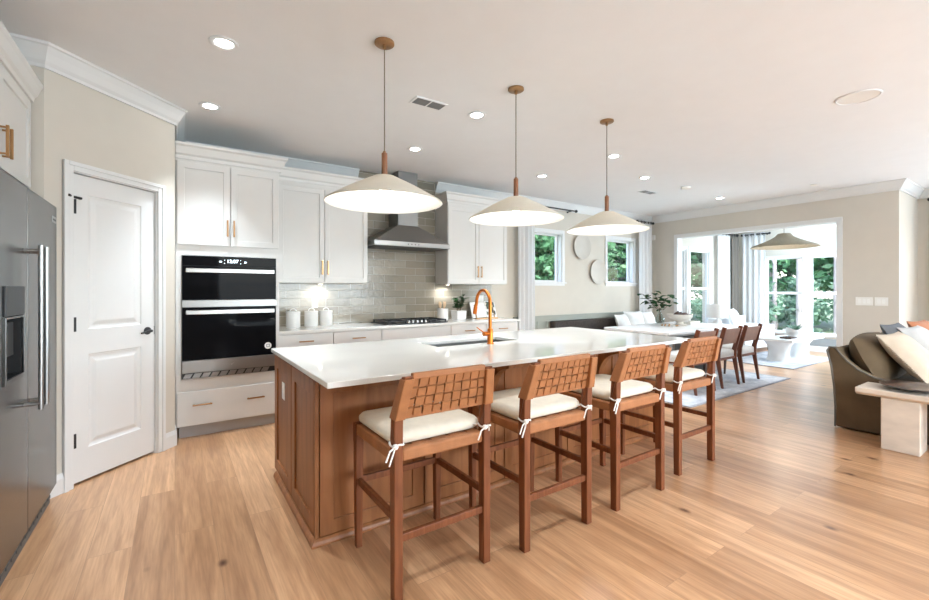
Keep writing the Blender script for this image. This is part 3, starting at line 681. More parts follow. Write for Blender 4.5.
gm = MB().box(.01, 1.14, .03, .5, .0, .105)
for k in range(14): gm.box(.03 + k * .08, .09 + k * .08, .025, .031, .035, .05).box(.03 + k * .08, .09 + k * .08, .025, .031, .065, .08)
gm.build('base_grille', M['fridgedark'], fr)

# hood
hd = empty('range_hood', 'stainless chimney range hood on the tiled wall', 'range hood', (0, 0, 0))
hx0, hx1, hy0 = 2.02, 3.11, 4.95
hb = BW - .0135
MB().box(hx0, hx1, hy0, hb, 1.905, 1.965).build('rim', M['steelh'], hd, bevel=.003)
MB().hexa([(hx0 + .004, hy0 + .004, 1.965), (hx1 - .004, hy0 + .004, 1.965), (hx1 - .004, hb, 1.965), (hx0 + .004, hb, 1.965), (2.42, 5.13, 2.20), (2.72, 5.13, 2.20), (2.72, hb, 2.20), (2.42, hb, 2.20)]).build('canopy', M['steel'], hd)
MB().box(2.425, 2.715, 5.135, hb, 2.19, 2.55).build('lower_flue', M['steel'], hd, bevel=.002)
MB().box(2.43, 2.71, 5.14, hb, 2.55, 2.915).build('upper_flue', M['steel'], hd, bevel=.002)
MB().box(hx0 + .03, hx1 - .03, hy0 + .03, hb - .03, 1.897, 1.906).build('filter', M['darkgrey'], hd)
for k in range(4): MB().lathe([(.0001, 0), (.008, 0), (.008, .004), (.0001, .005)], mtx=Matrix.Translation((2.48 + k * .05, hy0, 1.935)) @ rx90, seg=12).build('button', M['darkgrey'], hd)

# cooktop
ck = empty('gas_cooktop', 'black gas cooktop with five steel knobs set in the worktop', 'cooktop', (0, 0, .914))
MB().box(2.14, 3.04, 4.885, 5.37, .0005, .012).build('tray', M['black'], ck, bevel=.003)
for gx in (2.17, 2.465, 2.76):
    g = MB()
    for yy in (4.905 if gx != 2.465 else 5.0, 5.13, 5.35): g.box(gx, gx + .26, yy - .007, yy + .007, .030, .046)
    for xx in (gx + .007, gx + .13, gx + .253): g.box(xx - .007, xx + .007, 4.905 if gx != 2.465 else 5.0, 5.35, .030, .046)
    for xx in (gx + .007, gx + .253):
        for yy in (4.91 if gx != 2.465 else 5.005, 5.345): g.box(xx - .008, xx + .008, yy - .008, yy + .008, .012, .03)
    g.build('grate', M['black'], ck, bevel=.002)
for bx, by, br in ((2.30, 5.0, .035), (2.30, 5.24, .045), (2.595, 5.19, .055), (2.89, 5.0, .035), (2.89, 5.24, .045)):
    MB().lathe([(br, .012), (br, .020), (br * .75, .021), (br * .75, .027), (.0001, .028)], (bx, by, 0), 20).build('burner', M['darkgrey'], ck)
for k in range(5):
    MB().lathe([(.020, .012), (.018, .040), (.015, .043), (.0001, .044)], (2.475 + k * .062, 4.935, 0), 18).build('knob', M['steelh'], ck)

# under-cabinet lights
def ucl(x, label):
    u = empty('under_cabinet_light', label, 'light', (x, 5.27, 1.4295))
    MB().lathe([(.035, 0), (.035, -.010), (.030, -.012), (.0001, -.012)], seg=24).build('housing', M['plate'], u)
    MB().lathe([(.026, -.0122), (.026, -.0135), (.0001, -.0136)], seg=24).build('lens', M['strip'], u)
    d = bpy.data.lights.new('under_cabinet_lamp', 'SPOT'); d.energy = 5; d.spot_size = R(160); d.spot_blend = .8; d.shadow_soft_size = .025; d.color = (.95, .95, .95)
    o = bpy.data.objects.new('lamp', d); col.objects.link(o); o.parent = u; o.location = (0, .04, -.02); o.rotation_euler = (R(10), 0, 0)
ucl(1.46, 'small round light under the wall cabinet above the canisters')
ucl(3.27, 'small round light under the wall cabinet above the crock')

# ------------------------------------------------------------------ things on the wall counter
ZC = .9145
def canister(x, y, label, r=.078, h=.165):
    t = empty('canister', label, 'canister', (x, y, ZC), group='canisters on the worktop')
    MB().lathe([(r * .93, 0), (r, .008), (r, h), (r * .9, h), (r * .88, .01), (.0001, .009)], seg=36).build('body', M['ceramic'], t, smooth=True)
    ld_ = MB().lathe([(r * 1.02, h + .0005), (r * 1.03, h + .016), (r * .96, h + .022), (.0001, h + .025)], seg=36).build('lid', M['ceramic'], t, smooth=True)
    MB().tube([(.034 * math.cos(a), 0, h + .022 + .03 * math.sin(a)) for a in [PI * k / 10 for k in range(11)]], .006, 8).build('loop_handle', M['ceramic'], ld_, smooth=True)
canister(1.135, 5.22, 'white lidded canister next to the oven cabinet')
canister(1.345, 5.24, 'middle white lidded canister of the three, below the outlet')
canister(1.52, 5.25, 'white lidded canister of the three closest to the cooktop')
o_ = empty('tile_outlet', 'white outlet plate on the tile behind the canisters', 'outlet', (1.437, BW - .0125, 1.185))
MB().box(-.036, .036, -.006, 0, -.058, .058).build('plate', M['plate'], o_, bevel=.002)
for z in (-.026, .026): MB().box(-.017, .017, -.008, -.006, z - .017, z + .017).build('socket', M['paper'], o_, bevel=.002)
o_ = empty('tile_switch', 'white switch plate on the tile behind the cookbook', 'switch', (3.985, BW - .0125, 1.20))
MB().box(-.055, .055, -.006, 0, -.058, .058).build('plate', M['plate'], o_, bevel=.002)
for x in (-.026, .026): MB().box(x - .016, x + .016, -.009, -.006, -.032, .032).build('rocker', M['paper'], o_, bevel=.002)

cr = empty('utensil_crock', 'white crock beside the cooktop', 'crock', (3.19, 5.27, ZC))
MB().lathe([(.07, 0), (.078, .006), (.08, .165), (.072, .165), (.068, .01), (.0001, .009)], seg=36).build('body', M['ceramic'], cr, smooth=True)
for i, (dx, dy, lean, lab) in enumerate(((-.03, 0, -.16, 'pale wooden spoon leaning left in the white crock'), (.035, .01, .18, 'pale wooden spatula leaning right in the white crock'), (.0, -.02, .05, 'pale wooden spoon upright in the middle of the white crock'))):
    t = empty('wooden_spoon' if i != 1 else 'wooden_spatula', lab, 'utensil', (3.19 + dx * .4, 5.27 + dy, ZC + .012))
    t.rotation_euler = (0, lean, i * .4)
    MB().tube([(0, 0, 0), (0, 0, .17)], [.005, .006], 8).build('handle', M['spoon'], t, smooth=True)
    MB().lathe([(.0001, -.05), (.018, -.04), (.028, 0), (.024, .03), (.0001, .045)], (0, 0, 0), 16, mtx=Matrix.Translation((0, 0, .215)) @ Matrix.Diagonal((1, .3, 1, 1))).build('head', M['spoon'], t, smooth=True)

pt = empty('potted_plant', 'small green plant in a square white pot on the worktop', 'plant', (3.43, 5.22, ZC))
MB().hexa([(-.075, -.075, 0), (.075, -.075, 0), (.075, .075, 0), (-.075, .075, 0), (-.085, -.085, .13), (.085, -.085, .13), (.085, .085, .13), (-.085, .085, .13)]).build('pot', M['ceramic'], pt, bevel=.006)
def leaf(mb, p, d, L, W, droop=.25):
    d = Vector(d).normalized(); sd = d.cross(Vector((0, 0, 1)))
    if sd.length < .1: sd = Vector((1, 0, 0))
    sd.normalize(); up = sd.cross(d); p = Vector(p)
    v = []; n = 5
    for i in range(n + 1):
        t = i / n; w = W * math.sin(PI * min(.98, t * .95 + .04)) ** .8; c_ = p + d * L * t - up * (droop * L * t * t)
        v += [c_ - sd * w + up * w * .25, c_, c_ + sd * w + up * w * .25]
    f = []
    for i in range(n):
        f += [(i * 3, i * 3 + 1, i * 3 + 4, i * 3 + 3), (i * 3 + 1, i * 3 + 2, i * 3 + 5, i * 3 + 4)]
    mb._add(v, f)
rnd = random.Random(3)
sm, lm = MB(), MB()
for k in range(7):
    a = rnd.uniform(0, 6.28); h = rnd.uniform(.12, .23); dx, dy = .05 * math.cos(a), .05 * math.sin(a)
    sm.tube([(dx * .4, dy * .4, .11), (dx, dy, .12 + h * .5), (dx * 1.5, dy * 1.5, .12 + h)], .003, 6)
    for q in range(10):
        t = .25 + .75 * q / 9; b = rnd.uniform(0, 6.28)
        leaf(lm, (dx * (.4 + 1.1 * t), dy * (.4 + 1.1 * t), .12 + h * t), (math.cos(b), math.sin(b), .5), rnd.uniform(.06, .10), .032)
sm.build('stem', M['stem'], pt, smooth=True); lm.build('foliage', M['leaf'], pt, smooth=True)
MB().lathe([(.0001, .115), (.06, .115), (.06, .118), (.0001, .119)], seg=16).build('soil', M['stem'], pt)

st = empty('cookbook_stand', 'copper-toned stand holding the open cookbook', 'stand', (3.93, 5.22, ZC))
tl = Matrix.Rotation(R(-18), 4, 'X')
MB().box(-.18, .18, .006, .014, .01, .22, tl).box(-.20, .20, -.045, .01, 0, .012).box(-.02, .02, .07, .082, 0, .20, Matrix.Translation((0, .02, 0)) @ Matrix.Rotation(R(10), 4, 'X')).build('frame', M['bronze'], st, bevel=.002)
cb_ = empty('cookbook', 'open cookbook with a photo page behind the copper faucet', 'book', (3.93, 5.22, ZC + .0125))
for s, mt in ((-1, 'paper'), (1, 'photo')):
    ang = Matrix.Translation((0, -.005, .003)) @ tl @ Matrix.Rotation(R(12 * s), 4, 'Z')
    x0, x1 = (-.235, -.001) if s < 0 else (.001, .235)
    MB().box(x0, x1, -.018, 0, 0, .25, ang).build('pages', M['paper'], cb_, bevel=.003)
    if s > 0: MB().box(.012, .215, -.0195, -.0182, .03, .245, ang).build('photo_page', M['photo'], cb_)

# ------------------------------------------------------------------ island
ix0, ix1, iy0, iy1 = .634, 3.80, 2.335, 3.42
isl = empty('kitchen_island', 'brown stained wood kitchen island with panelled sides', 'island', (0, 0, 0))
SKX0, SKX1, SKY0, SKY1 = 1.68, 2.50, 2.845, 3.175
MB().box(ix0, ix1, iy0, iy1 - .07, .0, .11).grid([ix0, ix1], [iy0, iy1 - .02], [], 'z', .11, .64).grid([ix0, ix1], [iy0, iy1 - .02], [(SKX0 - .02, SKX1 + .02, SKY0 - .02, SKY1 + .02)], 'z', .64, .883).build('body', M['island'], isl)
n = 5; w = (ix1 - ix0) / n
for k in range(n):
    m_ = MB(); shaker(m_, ix0 + k * w + .004, ix0 + (k + 1) * w - .004, .040, .872, iy0 - .022, t=.022, rail=.075); m_.build('back_panel', M['island'], isl, bevel=.003)
EM = Matrix.Translation((ix0, 0, 0)) @ Matrix.Rotation(R(-90), 4, 'Z')      # local x -> -Y, local y -> +X, face on -X
for a, b in ((-3.415, -2.875), (-2.868, -2.335)):
    m_ = MB(); shaker(m_, a + .002, b - .002, .040, .872, -.022, t=.022, rail=.085, mtx=EM); m_.build('end_panel', M['island'], isl, bevel=.003)
MB().box(ix0 - .022, ix0 - .001, iy0 - .022, iy0 - .001, .0, .872).build('corner_post', M['island'], isl, bevel=.003)
bpf = [(0.0, .001), (.020, .001), (.020, .012), (.014, .026), (.004, .036), (0.0, .038)]
MB().sweep(bpf, [(ix1 + .001, iy0 - .022), (ix0 - .022, iy0 - .022), (ix0 - .022, iy1 - .075)][::-1]).build('base_moulding', M['island'], isl)
w4 = (ix1 - ix0) / 4
for k in range(4):
    m_ = MB(); shaker(m_, ix0 + k * w4 + .004, ix0 + (k + 1) * w4 - .004, .115, .872, iy1 - .02, t=.02, rail=.055); d = m_.build('door', M['island'], isl, bevel=.002)
    MB().box(ix0 + k * w4 + .06, ix0 + k * w4 + .075, iy1, iy1 + .035, .60, .76).build('handle', M['bronze'], d, bevel=.002)
for xx in (1.80, 2.93):
    poly = [(iy0 - .0225, .883), (iy0 - .225, .883), (iy0 - .225, .855)]
    for q in range(9):
        a = PI / 2 * q / 8; poly.append((iy0 - .0225 - .19 * (1 - math.sin(a)) - .005, .845 - .21 * (1 - math.cos(a))))
    poly.append((iy0 - .0225, .63))
    MB().prism(poly, 'x', xx - .03, xx + .03).build('corbel', M['island'], isl, bevel=.003)
ol = MB(EM).box(-3.18, -3.10, -.017, -.0115, .60, .715).build('outlet', M['plate'], isl, bevel=.002)
MB(EM).box(-3.155, -3.125, -.0185, -.017, .625, .655).box(-3.155, -3.125, -.0185, -.017, .665, .695).build('socket', M['paper'], ol)
ct = MB().grid([.598, 3.865], [2.045, 3.475], [(SKX0, SKX1, SKY0, SKY1)], 'z', .8845, .9145).build('island_countertop', M['quartz'], bevel=.005, seg=3)
tag(ct, 'white quartz island worktop with a sink cut into it', 'countertop')
sk = empty('kitchen_sink', 'steel undermount sink in the island worktop', 'sink', (0, 0, 0))
# basin sits in a pocket of the island: shallow walls just inside the cut-out
MB().grid([SKX0 - .016, SKX1 + .016], [SKY0 - .016, SKY1 + .016], [(SKX0 - .004, SKX1 + .004, SKY0 - .004, SKY1 + .004)], 'z', .668, .8838).build('bowl_walls', M['steel'], sk)
MB().box(SKX0 - .016, SKX1 + .016, SKY0 - .016, SKY1 + .016, .655, .6678).build('basin', M['steel'], sk)
for xx in (1.93, 2.28): MB().lathe([(.03, 0), (.028, .004), (.012, .005), (.0001, .003)], (xx, 3.02, .668), 20).build('drain', M['steelh'], sk, smooth=True)

fa = empty('kitchen_faucet', 'copper gooseneck kitchen faucet on the island worktop', 'faucet', (2.123, 2.765, .9146))
MB().lathe([(.030, 0), (.030, .006), (.024, .010), (.024, .115), (.019, .125), (.0001, .126)], seg=28).build('base', M['copper'], fa, smooth=True)
pts = [(0, 0, .12), (0, 0, .33)] + [(0, .095 - .095 * math.cos(a), .33 + .105 * math.sin(a)) for a in [PI * k / 12 for k in range(1, 12)]] + [(0, .19, .325), (0, .205, .285)]
MB().tube(pts, .0135, 14).build('spout', M['copper'], fa, smooth=True)
MB().tube([(0, .203, .295), (0, .216, .235)], [.0165, .0175], 14).build('spray_head', M['copper'], fa, smooth=True)
MB().tube([(-.015, 0, .085), (-.068, 0, .085)], .018, 14).tube([(-.055, 0, .09), (-.10, 0, .118), (-.135, 0, .142)], [.006, .005, .004], 8).build('lever', M['copper'], fa, smooth=True)

# ------------------------------------------------------------------ counter stools
def pillow_mesh(mb, w, h, t, nx=14, ny=14, pinch=.06, p=2.4, mtx=None, flat=0.0, rnd_=0.0):
    v = []; f = []
    for side in (1, -1):
        for j in range(ny + 1):
            for i in range(nx + 1):
                u = -1 + 2 * i / nx; q = -1 + 2 * j / ny
                e = max(0.0, (1 - abs(u) ** p)) ** .5 * max(0.0, (1 - abs(q) ** p)) ** .5
                e *= 1 + .05 * math.sin(7 * u + 3 * q) * math.sin(5 * q - 2 * u + side)
                sx = 1 - pinch * (1 - q * q) if pinch else 1; sy = 1 - pinch * (1 - u * u) if pinch else 1
                z = side * t / 2 * e
                if flat and side < 0: z *= flat
                k_ = rnd_; v.append((u * math.sqrt(1 - k_ * q * q / 2) * w / 2 * sx, q * math.sqrt(1 - k_ * u * u / 2) * h / 2 * sy, z))
    N = (nx + 1) * (ny + 1)
    for sd in range(2):
        for j in range(ny):
            for i in range(nx):
                a = sd * N + j * (nx + 1) + i; q_ = (a, a + 1, a + nx + 2, a + nx + 1)
                f.append(q_ if sd == 0 else q_[::-1])
    mb._add(v, f, mtx)
    bmesh.ops.remove_doubles(mb.bm, verts=mb.bm.verts[:], dist=1e-5)
    return mb
def ribbon(mb, pts, nrm, wdir, width, th):   # flat strap along pts
    nrm = Vector(nrm); wd = Vector(wdir); v = []; f = []
    for p in pts:
        p = Vector(p)
        v += [p - wd * width / 2 - nrm * th / 2, p + wd * width / 2 - nrm * th / 2, p + wd * width / 2 + nrm * th / 2, p - wd * width / 2 + nrm * th / 2]
    k = len(pts)
    for i in range(k - 1):
        for j in range(4): f.append((i * 4 + j, i * 4 + (j + 1) % 4, (i + 1) * 4 + (j + 1) % 4, (i + 1) * 4 + j))
    f += [(0, 1, 2, 3), ((k - 1) * 4 + 3, (k - 1) * 4 + 2, (k - 1) * 4 + 1, (k - 1) * 4)]
    mb._add(v, f)
def taper(mb, s, z0, z1, d):      # the back posts lean towards each other above the seat
    for v in mb.bm.verts:
        if v.co.z > z0: v.co.x -= s * d * (v.co.z - z0) / (z1 - z0)
def cushion_mesh(mb, w, h, z0, z1, rad, cy=0.0):
    prof = [(.10, z0), (.012, z0 + .002), (0.0, z0 + .014), (-.002, (z0 + z1) / 2), (0.0, z1 - .020), (.012, z1 - .007), (.04, z1 - .001), (.12, z1 + .005)]
    v = []; f = []; N = 32
    for ins, z in prof:
        rr = max(.012, rad - ins * .5)
        for k in range(N):
            q = k // (N // 4); a = PI / 2 * q + PI / 2 * (k % (N // 4)) / (N // 4 - 1)
            sx = 1 if q in (0, 3) else -1; sy = 1 if q in (0, 1) else -1
            v.append((sx * (w / 2 - ins - rr) + rr * math.cos(a), cy + sy * (h / 2 - ins - rr) + rr * math.sin(a), z))
    n = len(prof)
    for i in range(n - 1):
        for k in range(N): f.append((i * N + k, i * N + (k + 1) % N, (i + 1) * N + (k + 1) % N, (i + 1) * N + k))
    f.append(tuple(range(N))[::-1]); f.append(tuple(range((n - 1) * N, n * N)))
    mb._add(v, f); return mb
def make_stool():
    t = empty('counter_stool', 'x', 'stool', (0, 0, 0), group='woven counter stools along the island')
    lw = .021; hx = .24; yr = -.235; yf = .235; SZ = .655; TOP = .982; LEAN = .062; TP = .024
    for s in (-1, 1):
        # rear leg with raked back post
        prof = [(yr - .024, 0.0), (yr + .020, 0.0), (yr + .026, SZ), (yr + .016, .80), (yr - LEAN + .018, TOP), (yr - LEAN - .012, TOP + .004), (yr - .028, .80), (yr - .024, SZ)]
        lg = MB().prism(prof, 'x', s * hx - lw, s * hx + lw)
        taper(lg, s, .80, TOP, TP); lg.build('rear_leg', M['stool'], t, bevel=.004)
        MB().hexa([(s * hx - .016, yf - .018, 0), (s * hx + .016, yf - .018, 0), (s * hx + .016, yf + .016, 0), (s * hx - .016, yf + .016, 0),
                   (s * hx - .022, yf - .024, SZ), (s * hx + .022, yf - .024, SZ), (s * hx + .022, yf + .022, SZ), (s * hx - .022, yf + .022, SZ)]).build('front_leg', M['stool'], t, bevel=.004)
    # rails
    for s in (-1, 1):
        MB().box(s * hx - .012, s * hx + .012, yr + .018, yf - .016, .335, .368).build('side_stretcher', M['stool'], t, bevel=.003)
    MB().box(-hx + .018, hx - .018, yr - .012, yr + .012, .248, .282).build('rear_stretcher', M['stool'], t, bevel=.003)
    MB().box(-hx + .014, hx - .014, yf - .012, yf + .012, .335, .368).build('front_stretcher', M['stool'], t, bevel=.003)
    # leather wrapped seat frame
    MB().grid([-hx + .0225, hx - .0225], [yr - .015, yf + .012], [(-hx + .05, hx - .05, yr + .03, yf - .03)], 'z', .60, .655).build('rear_seat_rail', M['leather'], t, bevel=.010, seg=3)
    for s in (-1, 1): MB().box(s * hx - .0203, s * hx + .0203, yr + .027, yf - .0245, .60, .655).build('side_seat_rail', M['leather'], t, bevel=.008, seg=3)
    sw = MB()
    nx, ny = 8, 8; px_, py_ = .40 / nx, .42 / ny
    for i in range(nx):
        x = -.20 + (i + .5) * px_
        ribbon(sw, [(x, -.215 + .43 * k / (2 * ny), .650 + .003 * (1 if (k // 2 + i) % 2 else -1)) for k in range(2 * ny + 1)], (0, 0, 1), (1, 0, 0), px_ * .86, .003)
    for j in range(ny):
        y = -.21 + (j + .5) * py_
        ribbon(sw, [(-.205 + .41 * k / (2 * nx), y, .650 - .003 * (1 if (k // 2 + j) % 2 else -1)) for k in range(2 * nx + 1)], (0, 0, 1), (0, 1, 0), py_ * .86, .003)
    sw.build('woven_seat', M['leather'], t)
    # woven back, raked: plane through (yr-.006,.80) and (yr-LEAN+.003,TOP)
    z0, z1 = .795, .978; y0, y1 = yr - .006, yr - LEAN + .003
    def bp(x, s, off):
        n_ = Vector((0, (z1 - z0), -(y1 - y0))).normalized()
        return Vector((x * (1 - .10 * s), y0 + (y1 - y0) * s, z0 + (z1 - z0) * s)) + n_ * off
    up = Vector((0, y1 - y0, z1 - z0)).normalized(); nn = Vector((0, (z1 - z0), -(y1 - y0))).normalized()
    wb_ = MB(); nc, nr = 9, 4; W = 2 * hx - .03; pc = W / nc; a_ = .0085
    for i in range(nc):
        x = -W / 2 + (i + .5) * pc; pts = []
        for j in range(nr):
            o = a_ if (i + j) % 2 else -a_
            pts += [bp(x, (j + .08) / nr, o), bp(x, (j + .92) / nr, o)]
        pts = [bp(x, -.02, 0)] + pts + [bp(x, 1.02, 0)]
        ribbon(wb_, pts, nn, (1, 0, 0), pc * .84, .0045)
    for j in range(nr):
        s = (j + .5) / nr; pts = [bp(-W / 2 - .015, s, 0)]
        for i in range(nc):
            o = -a_ if (i + j) % 2 else a_; x = -W / 2 + i * pc
            pts += [bp(x + pc * .12, s, o), bp(x + pc * .88, s, o)]
        pts.append(bp(W / 2 + .015, s, 0))
        ribbon(wb_, pts, nn, up, (z1 - z0) / nr * .80, .0045)
    wb_.build('woven_back', M['leather'], t)
    # leather wraps: top rail, bottom rail and the two posts
    MB().box(-hx + .021 + TP, hx - .021 - TP, -.013, .013, -.012, .016, Matrix.Translation((0, y1 + .001, z1 + .002))).build('top_wrap', M['leather'], t, bevel=.006, seg=3)
    MB().box(-hx + .021, hx - .021, -.010, .010, -.009, .009, Matrix.Translation((0, y0 + .001, z0))).build('bottom_wrap', M['leather'], t, bevel=.006, seg=3)
    for s in (-1, 1):
        e = .0245
        pw = [(y0 - .034, z0 - .004), (y0 + .034, z0 - .004), (y1 + .024, z1 - .004), (y1 - .026, z1 - .004)]
        pm = MB().prism(pw, 'x', s * hx - e, s * hx + e); taper(pm, s, .80, TOP, TP); pm.build('post_wrap', M['leather'], t, bevel=.005)
    # cushion with ties
    cu = MB(); cushion_mesh(cu, .492, .450, .657, .716, .05, .022)
    c_ = cu.build('cushion', M['cushion'], t, smooth=True)
    for s in (-1, 1):
        zt = .682; tm = MB()
        a, b = .030, .033; cx_, cy_ = s * hx, yr + .001
        tm.tube([(cx_ + a * math.cos(q), cy_ + b * math.sin(q), zt + .004 * math.sin(q * 3)) for q in [2 * PI * k / 16 for k in range(16)]], .0045, 6, loop=True)
        kx = cx_ - .022; ky = cy_ - b - .004
        tm.lathe([(.0001, -.013), (.010, -.009), (.014, 0), (.010, .009), (.0001, .013)], (kx, ky, zt), 10)
        tm.tube([(kx, ky, zt), (kx - .028, ky - .006, zt - .012), (kx - .045, ky - .004, zt - .055)], .004, 6)
        tm.tube([(kx, ky, zt), (kx - .012, ky - .008, zt - .022), (kx - .030, ky - .004, zt - .075)] if s < 0 else [(kx, ky, zt), (kx + .016, ky - .006, zt + .008), (kx + .02, ky - .004, zt - .02)], .004, 6)
        tm.tube([(cx_ - s * .03, cy_ + .02, zt), (cx_ - s * .07, cy_ + .045, zt + .008)], .0045, 6)
        tm.build('tie', M['tie'], c_, smooth=True)
    return t
stool = make_stool()
slabs = ['woven leather counter stool at the outlet end of the island, biggest in view', 'second woven counter stool from the island outlet end', 'third woven counter stool from the island outlet end', 'woven counter stool at the dining end of the island, beside the blue-grey rug']
for i, (sx, sy) in enumerate(((1.044, 1.955), (1.747, 1.905), (2.489, 1.900), (3.292, 1.958))):
    o = stool if i == 0 else copy_tree(stool)
    o.location = (sx, sy, 0.0005); o['label'] = slabs[i]

# ------------------------------------------------------------------ pendants
def make_pendant():
    t = empty('pendant_light', 'x', 'pendant light', (0, 0, CEIL), group='cone pendants above the island')
    z = lambda q: q - CEIL
    MB().lathe([(.0001, -.0005), (.062, -.0005), (.062, -.012), (.056, -.017), (.0001, -.018)], seg=32).lathe([(.012, -.017), (.012, -.04), (.006, -.046), (.0001, -.047)], seg=14).build('ceiling_canopy', M['canopy'], t, smooth=True)
    MB().tube([(0, 0, -.04), (0, 0, z(2.22))], .0038, 8).build('cord', M['cord'], t, smooth=True)
    MB().lathe([(.0001, z(2.232)), (.009, z(2.230)), (.011, z(2.222)), (.018, z(2.218)), (.019, z(2.085)), (.017, z(2.075)), (.0001, z(2.074))], seg=20).build('wood_stem', M['brasswood'], t, smooth=True)
    # folded fabric cone with a turned-in lower rim
    prof = [(.045, z(2.076)), (.070, z(2.070)), (.20, z(2.004)), (.30, z(1.947)), (.362, z(1.910)), (.366, z(1.905)), (.362, z(1.901)), (.30, z(1.936)), (.20, z(1.992)), (.072, z(2.056)), (.045, z(2.060))]
    MB().lathe(prof, seg=64, closed=True).build('lamp_shade', M['shade'], t, smooth=True)
    MB().lathe([(.0001, z(2.076)), (.044, z(2.076)), (.044, z(2.063)), (.0001, z(2.063))], seg=24).build('socket_plate', M['canopy'], t)
    MB().lathe([(.0001, .034), (.014, .031), (.016, .012), (.030, -.012), (.036, -.034), (.027, -.058), (.0001, -.068)], (0, 0, z(2.020)), 20).build('bulb', M['bulb'], t, smooth=True)
    d = bpy.data.lights.new('pendant_lamp', 'POINT'); d.energy = 8; d.shadow_soft_size = .04; d.color = (.88, .94, 1)
    o = bpy.data.objects.new('lamp', d); col.objects.link(o); o.parent = t; o.location = (0, 0, z(1.94))
    return t
pd = make_pendant()
for i, (x, y) in enumerate(((1.098, 2.526), (2.200, 2.536), (3.318, 2.548))):
    o = pd if i == 0 else copy_tree(pd)
    o.location = (x, y, CEIL - .0005)
    o['label'] = ['cream cone pendant over the outlet end of the island', 'middle cream cone pendant over the island, by the faucet', 'cream cone pendant over the dining end of the island'][i]

# ------------------------------------------------------------------ ceiling fixtures
def make_down():
    t = empty('recessed_light', 'x', 'ceiling light', (0, 0, CEIL), group='recessed ceiling lights')
    MB().lathe([(.052, -.0005), (.085, -.0005), (.085, -.006), (.078, -.009), (.056, -.006), (.052, -.003)], seg=32, closed=True).build('trim_ring', M['ceil'], t, smooth=True)
    MB().lathe([(.0001, -.0005), (.0515, -.0005), (.0515, -.003), (.0001, -.004)], seg=32).build('lens', M['lens'], t)
    d = bpy.data.lights.new('recessed_lamp', 'SPOT'); d.energy = 125; d.spot_size = R(70); d.spot_blend = 1; d.shadow_soft_size = .06; d.color = (.82, .915, 1)
    o = bpy.data.objects.new('lamp', d); col.objects.link(o); o.parent = t; o.location = (0, 0, -.02)
    return t
dl = make_down()
spots = [(.258, 3.103, 'recessed ceiling light in front of the pantry door'), (.248, 4.238, 'recessed ceiling light in front of the oven cabinet'),
         (2.216, 4.259, 'recessed ceiling light in front of the range hood'), (2.243, 3.115, 'recessed ceiling light between the ceiling vent and the middle pendant'),
         (4.197, 4.294, 'recessed ceiling light near the drape end of the kitchen'), (4.266, 3.175, 'recessed ceiling light just beside the third pendant cord'),
         (5.45, 3.55, 'recessed ceiling light over the near end of the dining table'), (7.739, 3.622, 'recessed ceiling light closest to the sunroom opening')]
for i, (x, y, lab) in enumerate(spots):
    o = dl if i == 0 else copy_tree(dl)
    o.location = (x, y, CEIL - .0005); o['label'] = lab
# unseen copies of the fixture, added for light behind the camera
for i, (x, y) in enumerate(((.25, .8), (2.2, .8), (4.4, -.6), (6.9, -.6), (1.5, -2.2), (4.4, -2.6), (6.9, -2.6))):
    o = copy_tree(dl); o.location = (x, y, CEIL - .0005); o['label'] = 'unseen recessed ceiling light added over the living area'
def vent(x, y, rz, sx, sy, label, n=9):
    t = empty('ceiling_vent', label, 'vent', (x, y, CEIL - .0005), rz)
    MB().grid([-sx, sx], [-sy, sy], [(-sx + .018, -.006, -sy + .018, sy - .018), (.006, sx - .018, -sy + .018, sy - .018)], 'z', -.008, 0).build('frame', M['ceil'], t, bevel=.002)
    MB().box(-sx + .01, sx - .01, -sy + .01, sy - .01, -.002, -.0005).build('backing', M['darkgrey'], t)
    m_ = MB()
    for k in range(n):
        yy = -sy + .026 + (2 * sy - .052) * k / (n - 1)
        m_.box(-sx + .018, -.006, yy - .003, yy + .003, -.008, -.002).box(.006, sx - .018, yy - .003, yy + .003, -.008, -.002)
    m_.build('louvers', M['grille'], t)
vent(1.765, 3.145, R(0), .15, .075, 'rectangular ceiling vent beside the first pendant cord')
vent(6.30, 4.05, R(0), .17, .075, 'rectangular ceiling vent above the dining table')
sp = empty('ceiling_speaker', 'large round white ceiling speaker above the sofa side', 'speaker', (4.597, 1.088, CEIL - .0005))
MB().lathe([(.145, 0), (.145, -.006), (.135, -.009), (.130, -.005), (.130, 0)], seg=40, closed=True).build('rim', M['ceil'], sp, smooth=True)
MB().lathe([(.0001, -.001), (.129, -.001), (.129, -.004), (.0001, -.005)], seg=40).build('grille', M['plate'], sp)
sd = empty('smoke_detector', 'small round smoke detector on the dining ceiling', 'smoke detector', (6.474, 3.523, CEIL - .0005))
MB().lathe([(.07, 0), (.07, -.018), (.06, -.03), (.0001, -.034)], seg=32).build('cover', M['plate'], sd, smooth=True)
MB().lathe([(.012, -.033), (.012, -.037), (.0001, -.038)], seg=14).build('test_button', M['paper'], sd)
sd = empty('ceiling_sensor', 'tiny white disc on the ceiling near the right end of the far wall', 'sensor', (7.9, 2.35, CEIL - .0005))
MB().lathe([(.055, 0), (.055, -.012), (.045, -.018), (.0001, -.02)], seg=24).build('cover', M['plate'], sd, smooth=True)

